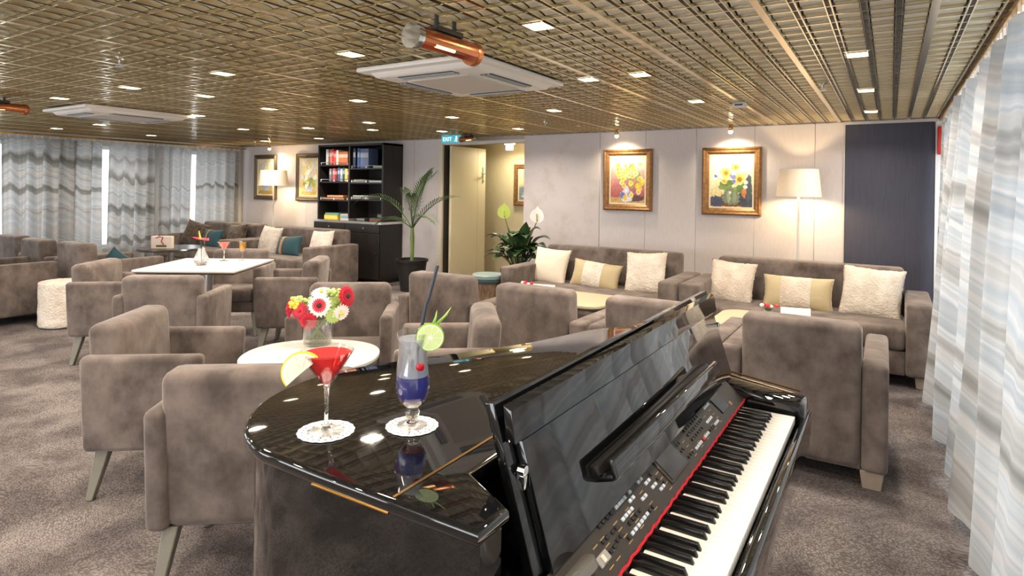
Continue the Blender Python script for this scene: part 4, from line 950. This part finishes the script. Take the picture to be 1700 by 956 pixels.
MB().lathe([(0, -.007), (.0075, -.005), (.0092, 0), (.0075, .006), (0, .007)], 14, T(.016, -.020, .118)).obj('cherry', mat('cherry', srgb(176, 12, 30), .25, emit=0), t)
tag(MB().tube([(HX-.002, HY+.004, LZ+.06), (HX+.006, HY+.008, LZ+.16), (HX+.018, HY+.016, LZ+.235), (HX+.024, HY+.017, LZ+.25), (HX+.038, HY+.024, LZ+.31)], .0032, 10).obj('drinking_straw', mat('straw_dark', srgb(48, 56, 66), .4)), 'dark bendy drinking straw in the blue cocktail', 'straw')
def citrus(name, label, loc, r, a0, a1, rind, flesh, rz, tilt=0, seg=8):
    t = thing(name, label, 'citrus slice', loc, rz); t.rotation_euler = (0, tilt, rz); n = 40
    def disc(rad, y0, y1):
        k = MB(); v = [(0, y0, 0)]; w2 = [(0, y1, 0)]
        for i in range(n+1):
            a = a0+(a1-a0)*i/n; v.append((rad*math.cos(a), y0, rad*math.sin(a))); w2.append((rad*math.cos(a), y1, rad*math.sin(a)))
        f = []; m_ = n+2
        for i in range(1, n+1): f += [(0, i, i+1), (m_, m_+i+1, m_+i), (i, m_+i, m_+i+1, i+1)]
        k.raw(v+w2, f); return k
    disc(r, -.003, .003).obj('rind', rind, t)
    disc(r*.93, -.0034, .0034).obj('pith', mat(name+'_pith', srgb(246, 246, 226), .5), t)
    for i in range(seg):
        b0 = a0+(a1-a0)*(i+.06)/seg; b1 = a0+(a1-a0)*(i+.94)/seg; k = MB(); v = []
        for yy in (-.0040, .0040):
            v.append((r*.1*math.cos((b0+b1)/2), yy, r*.1*math.sin((b0+b1)/2)))
            for q in range(6): a = b0+(b1-b0)*q/5; v.append((r*.85*math.cos(a), yy, r*.85*math.sin(a)))
        f = []
        for q in range(1, 6): f += [(0, q, q+1), (7, 7+q+1, 7+q), (q, q+7, q+8, q+1)]
        k.raw(v, f).obj('segment', flesh, t)
    return t
lem = mat('lemon_rind', srgb(240, 214, 40), .45); lemf = mat('lemon_flesh', srgb(246, 244, 218), .35, sss=.2); limr = mat('lime_rind', srgb(140, 190, 40), .4); limf = mat('lime_flesh', srgb(206, 226, 150), .3, sss=.2)
citrus('lemon_wedge', 'lemon wedge hooked on the rim of the red cocktail', (MX-R0.x*.034-F.x*.035, MY-R0.y*.034-F.y*.035, LZ+.122), .037, math.radians(38), math.radians(222), lem, lemf, YAW+.15, 0, 5)
lx, ly = HX+R0.x*.034-F.x*.012, HY+R0.y*.034-F.y*.012
citrus('lime_slice', 'round lime slice on the rim of the blue cocktail', (lx, ly, LZ+.175), .0265, 0, 2*PI, limr, limf, YAW+.1, 0, 9)
t = thing('pineapple_leaf', 'pair of pointed pineapple leaves behind the lime slice', 'garnish', (lx, ly, LZ+.19), YAW)
for dx, h, w_ in ((.008, .036, .006), (.026, .042, .008)):
    MB().raw([(0-w_*.3, .006, 0), (w_, .006, 0), (dx+w_*.6, .006, h*.6), (dx-w_*.1, .008, h*.6), (dx*1.5, .006, h)], [(0, 1, 2, 3), (3, 2, 4)]).obj('leaf', mat('pine_leaf', srgb(150, 190, 90), .5) if 'pine_leaf' not in bpy.data.materials else bpy.data.materials['pine_leaf'], t).modifiers.new('thick', 'SOLIDIFY').thickness = .001
# square table bud vase with anthurium
t = thing('bud_vase', 'ribbed glass bud vase with a red anthurium on the square table', 'vase', (-4.865, 2.907, .741), YAW)
v = []; f = []; n = 32; prof = [(.030, 0), (.058, .03), (.058, .05), (.042, .09), (.026, .125), (.030, .14), (.026, .14), (.022, .125), (.03, .06), (.0, .02)]
k = MB().lathe(prof, n); k.v = [(x*(1+.05*math.sin(8*math.atan2(y, x))), y*(1+.05*math.sin(8*math.atan2(y, x))), z) for x, y, z in k.v]
k.obj('glass_vase', mat('cut_glass', (.95, .95, .95, 1), .05, trans=.8, ior=1.5), t, ang=60)
MB().tube([(0, 0, .02), (.0, 0, .15), (-.005, -.01, .22)], .006, 8).obj('stem', mat('dark_stem', srgb(44, 58, 40), .5), t)
MB().raw([(-.07, -.02, .235), (-.02, -.04, .222), (.07, -.02, .205), (.05, .03, .222), (-.01, .03, .225), (-.03, .01, .23)], [(0, 1, 5), (1, 2, 3), (1, 3, 4), (1, 4, 5)]).obj('spathe', mat('anthurium_red', srgb(222, 40, 60), .3), t).modifiers.new('thick', 'SOLIDIFY').thickness = .002
MB().tube([(-.005, -.01, .222), (-.012, -.02, .285)], [.008, .004], 8).obj('spadix', p_yel, t)
# gift bag on the dark table; cards and flowers on coffee tables
t = thing('gift_bag', 'pale card bag with a red ribbon on the dark round table', 'gift bag', (-7.48, 3.98, .6305), YAW+.1)
MB().box(-.12, .12, -.03, .03, 0, .15, .003, 1).obj('bag', mat('bag_paper', srgb(232, 214, 198), .6), t)
MB().tube([(-.06, -.034, .13), (-.02, -.04, .15), (.02, -.036, .14), (.0, -.036, .09), (.03, -.036, .05)], .006, 6).obj('ribbon', mat('ribbon_red', srgb(160, 40, 60), .5), t)
MB().box(-.06, .06, -.034, -.031, .02, .045, .001, 1).obj('bow_tag', mat('bag_tag', srgb(96, 92, 60), .6), t)
def posy(x, y, z, label):
    t = thing('small_posy', label, 'flowers', (x, y, z), 0, 'red flower posies on the coffee tables')
    MB().lathe([(0, 0), (.028, 0), (.034, .05), (.031, .05), (0, .006)], 18).obj('holder', glass, t)
    for i in range(7):
        a = i*2.4; r_ = .012+.018*(i % 3); q = MB().lathe([(0, -.014), (.014, -.006), (.017, .003), (.010, .012), (0, .014)], 10, T(r_*math.cos(a)*1.5, r_*math.sin(a), .072+.007*(i % 3))); q.obj('blossom', p_red if i % 4 else p_white, t)
    MB().lathe([(.02, .04), (.032, .062), (0, .07)], 10).obj('greenery', leaf_dark, t)
def card(x, y, z, label):
    t = thing('menu_card', label, 'card', (x, y, z), .2, 'white cards on the coffee tables')
    MB().box(-.10, .10, -.002, .002, 0, .085, 0, 1, None, RX(-.25)).obj('front_leaf', paper, t); MB().box(-.10, .10, -.002, .002, 0, .085, 0, 1, None, T(0, .045, 0) @ RX(.25)).obj('back_leaf', paper, t)
posy(-2.78, 4.72, .481, 'small red flower posy on the table before the tulip sofa'); card(-2.60, 4.70, .481, 'white folded card on the table before the tulip sofa')
posy(-.77, 4.88, .481, 'small red flower posy on the table before the sunflower sofa'); card(-.58, 4.86, .481, 'white folded card on the table before the sunflower sofa')

# ------------------------------------------------------------------ the piano
PN = thing('digital_grand_piano', 'glossy black compact grand piano with raised music desk and lit keyboard', 'piano', (0, 0, 0))
OUT = [(-.462, .665), (-.90, .66), (-.97, .672), (-1.03, .70), (-1.09, .75), (-1.14, .82), (-1.17, .90), (-1.18, .98), (-1.165, 1.08), (-1.12, 1.18), (-1.07, 1.28), (-1.02, 1.37), (-.97, 1.46), (-.925, 1.56), (-.89, 1.66), (-.865, 1.75), (-.84, 1.83), (-.80, 1.90), (-.75, 1.97), (-.68, 2.04), (-.60, 2.10), (-.57, 2.115)]
def smooth(poly, a, b):
    q = [Vector((x, y)) for x, y in poly]; o = [q[0]]
    for i in range(1, len(q)-1):
        if a <= i <= b: o += [(q[i-1]*.25+q[i]*.75), (q[i]*.75+q[i+1]*.25)]
        else: o.append(q[i])
    o.append(q[-1]); return [(p.x, p.y) for p in o]
LID = smooth(OUT, 1, 20)
LID = LID+[(-.57, .80), (-.462, .742)]
MB().prism(LID[::-1], .926, .95, .009, 4).obj('lid', piano_black, PN, ang=50)
cxy = Vector((-.72, 1.3))
RIM = [((x-cxy.x)*.965+cxy.x, (y-cxy.y)*.972+cxy.y) for x, y in smooth(OUT, 1, 20)]+[(-.585, .81), (-.48, .75)]
MB().prism(RIM[::-1], .60, .926).obj('rim', piano_black, PN, ang=50)
MB().box(-.6225, -.6175, .672, 2.075, .9498, .9512).obj('lid_hinge', brass, PN)
MB().tube([(-.79, .663, .9275), (-.625, .666, .9275)], .002, 6).obj('lid_edge_highlight', brass, PN)  # painted highlight: thin gold tube along the lower lid edge
# key bed, end blocks, key slip
MB().box(-.575, -.21, .66, 2.15, .60, .70, .006, 2).obj('key_bed', piano_black, PN)
def chk(x, y, z): return (x, y, z-(.045 if (x > -.3 and z > .75) else 0)-(.012 if (x > -.3 and z < .75) else 0)*0)
MB().box(-.56, -.215, 2.032, 2.15, .695, .808, .016, 3, chk).obj('end_block', piano_black, PN)
MB().box(-.44, -.215, .66, .79, .695, .79, .016, 3, chk).obj('end_block', piano_black, PN)
MB().box(-.228, -.206, .70, 2.14, .64, .722, .008, 3).obj('key_slip', piano_black, PN)
MB().tube([(-.24, 2.148, .772), (-.54, 2.148, .809)], .003, 6).obj('block_edge_highlight', brass, PN)  # gold tube imitates the light catching the far block's top edge
MB().box(-.575, -.455, .795, 2.032, .70, .79).obj('case_back', piano_black, PN)
# keys
KW = .0229; KY0 = .814
me_w = MB().box(0, .148, .0004, KW-.0004, .712, .735, .0015, 2).mesh('white_key'); me_w.materials.append(white_key)
def bk(x, y, z): return (x-(.012 if (x > .05 and z > .745) else 0), y*(.72 if z > .745 else 1), z)
me_b = MB().box(0, .098, -.0065, .0065, .722, .7475, .0012, 2, bk).mesh('black_key'); me_b.materials.append(black_key)
for i in range(52):
    put('white_key', me_w, None, PN, (-.385, KY0+KW*i, 0))
    if i % 7 in (0, 2, 3, 5, 6) and i < 51: put('black_key', me_b, None, PN, (-.386, KY0+KW*(i+1)+{0: .001, 2: -.002, 3: .002, 5: -.003, 6: 0}[i % 7], 0))
ft = MB(); ft.tube([(-.3865+.0012*math.sin(i*1.9), .815+i*.0119, .7505+.001*math.cos(i*1.3)) for i in range(103)], .0028, 6); ft.obj('felt_strip', felt, PN)
# control panel
PA = Vector((-.3885, 0, .752)); PB = Vector((-.452, 0, .802)); PV = (PB-PA); PVl = PV.length; PVn = PV.normalized(); PNn = Vector((-PVn.z, 0, PVn.x)); PNn = PNn if PNn.z > 0 else -PNn
cp = MB().prism([(-.3885, .752), (-.452, .802), (-.46, .79), (-.46, .715), (-.3885, .715)], .795, 2.032, M=Matrix(((1, 0, 0, 0), (0, 0, 1, 0), (0, 1, 0, 0), (0, 0, 0, 1)))).obj('control_panel', panel_brown, PN)
def onp(k, y0, y1, v0, v1, h, bev=0):
    M = Matrix.Identity(4)
    for r_ in range(3): M[r_][0] = PVn[r_]; M[r_][1] = (0, 1, 0)[r_]; M[r_][2] = PNn[r_]; M[r_][3] = PA[r_]
    k.box(v0*PVl, v1*PVl, y0, y1, -.002, h, bev, 1, None, M)
kw, kb, kl = MB(), MB(), MB()
def row(k, y0, n, v, dy=.016, w_=.010, hv=.085):
    for i in range(n): onp(k, y0+i*dy, y0+i*dy+w_, v-hv/2, v+hv/2, .0035, .0008)
row(kw, 1.085, 6, .26); row(kb, 1.068, 1, .26); row(kb, 1.183, 2, .26)
row(kb, 1.0, 2, .38); row(kb, 1.0, 2, .62); row(kb, 1.04, 2, .60); row(kb, 1.035, 2, .42); row(kw, 1.09, 4, .60, .015); row(kb, 1.10, 4, .44, .018); row(kw, 1.15, 2, .74); row(kw, 1.19, 2, .55); row(kb, 1.02, 4, .88, .018); row(kw, 1.10, 4, .88, .014); row(kw, 1.17, 1, .88); row(kw, 1.22, 2, .88)
row(kw, 1.27, 2, .36); row(kw, 1.25, 2, .54); row(kw, 1.24, 2, .72); row(kb, 1.30, 1, .40); row(kb, 1.29, 1, .58); row(kb, 1.28, 1, .78)
row(kb, 1.47, 3, .30); row(kb, 1.46, 2, .55); row(kb, 1.45, 3, .75); row(kw, 1.53, 4, .28, .015); row(kw, 1.615, 3, .28, .015); row(kb, 1.67, 3, .28); row(kb, 1.55, 6, .52, .018); row(kb, 1.55, 8, .70, .018); row(kw, 1.69, 4, .50, .014); row(kw, 1.72, 3, .27, .014); row(kw, 1.74, 4, .85, .014); row(kb, 1.55, 7, .86, .02)
for y in (.97, 1.0, 1.06, 1.12, 1.2, 1.3, 1.5, 1.56, 1.62, 1.7, 1.76):
    for v_ in (.17, .335, .50, .665): onp(kl, y, y+.018, v_, v_+.02, .0008)
o = kw.obj('pale_buttons', mat('button_pale', srgb(196, 204, 214), .35), cp); o['kind'] = 'stuff'
o = kb.obj('dark_buttons', mat('button_dark', srgb(26, 26, 28), .3), cp); o['kind'] = 'stuff'
o = kl.obj('button_legends', mat('legend_gold', srgb(168, 134, 84), .6), cp); o['kind'] = 'stuff'
k = MB(); onp(k, 1.598, 1.610, .235, .325, .004, .001); k.obj('red_button', red_m, cp)
k = MB(); onp(k, 1.325, 1.455, .20, .97, .003, .001); sc_ = k.obj('screen_bezel', mat('bezel', srgb(70, 60, 50), .25, .5), cp)
k = MB(); onp(k, 1.335, 1.445, .27, .91, .0042); k.obj('screen', mat('lcd_glass', (.01, .01, .012, 1), .06, spec=.7), sc_)
k = MB(); onp(k, 1.82, 1.895, .28, .86, .003); k.obj('card_slot', mat('slot_black', (.006, .006, .008, 1), .1), cp)
k = MB(); onp(k, 1.818, 1.897, .86, .9, .004); k.obj('slot_edge', mat('slot_edge', srgb(120, 104, 80), .4), cp)
k = MB(); onp(k, .955, .995, .30, .52, .003, .001); wl = k.obj('slider_frame', mat('slider_grey', srgb(150, 146, 138), .4), cp)
k = MB(); onp(k, .965, .975, .33, .49, .008, .001); k.obj('slider_knob', mat('slider_knob', srgb(210, 200, 186), .4), wl)
gl = MB(); onp(gl, 1.912, 1.916, .22, .36, .001); onp(gl, 1.912, 1.930, .22, .245, .001); onp(gl, 1.926, 1.930, .22, .36, .001); onp(gl, 1.918, 1.924, .27, .33, .001); onp(gl, 1.912, 1.930, .335, .36, .001)
gl.obj('gold_emblem', mat('emblem_gold', srgb(190, 150, 90), .4, .5), cp)
MB().lathe([(.045, 0), (.045, .014), (.04, .018), (0, .018)], 32, T(-.43, .90, .772) @ RY(math.atan2(PVn.z, PVn.x)-PI)).obj('dial', mat('dial_grey', srgb(96, 92, 86), .4), cp)
# raised front flap and music desk
def ext(poly, y0, y1, bev=0):
    Mx = Matrix(((1, 0, 0, 0), (0, 0, 1, 0), (0, 1, 0, 0), (0, 0, 0, 1))); return MB().prism(poly, y0, y1, bev, 2, Mx)
ext([(-.462, .800), (-.527, 1.0), (-.545, 1.062), (-.563, 1.058), (-.545, 1.0), (-.482, .795)], .822, 2.165, .003).obj('front_flap', piano_black, PN, ang=30)
desk = ext([(-.444, .803), (-.506, .998), (-.522, .996), (-.461, .80)], .850, 2.110, .002).obj('music_desk', piano_black, PN, ang=30)
ext([(-.5055, 1.0), (-.514, 1.052), (-.530, 1.058), (-.524, .999)], .828, 2.150, .002).obj('desk_top_strip', piano_black, desk, ang=30)
lg = MB(); Mx = T(-.468, 0, .868) @ RY(math.radians(-18))
lg.box(-.006, .044, 1.05, 1.84, -.010, .006, .006, 3, None, Mx); lg.box(.036, .050, 1.05, 1.84, -.008, .030, .006, 3, None, Mx)
lg.obj('music_ledge', piano_black, desk)
lg2 = MB(); lg2.box(.002, .020, 1.04, 1.85, .004, .026, .005, 2, None, Mx); lg2.obj('ledge_hinge', black_satin, desk)
for y in (.842, 2.13):
    k = MB(); k.lathe([(.009, 0), (.009, .012), (.006, .014)], 14, T(-.505, y, .955) @ RY(PI/2)); k.box(-.508, -.492, y-.006, y+.006, .925, .95, .003, 2); k.obj('latch', chrome, desk)
# legs
for x, y in ((-1.0, .92), (-.36, .80), (-.36, 2.0), (-.72, 1.75)):
    MB().box(x-.05, x+.05, y-.05, y+.05, 0, .61, .006, 2, lambda a, b, c, x=x, y=y: (x+(a-x)*(.7 if c < .3 else 1), y+(b-y)*(.7 if c < .3 else 1), c)).obj('leg', piano_black, PN)
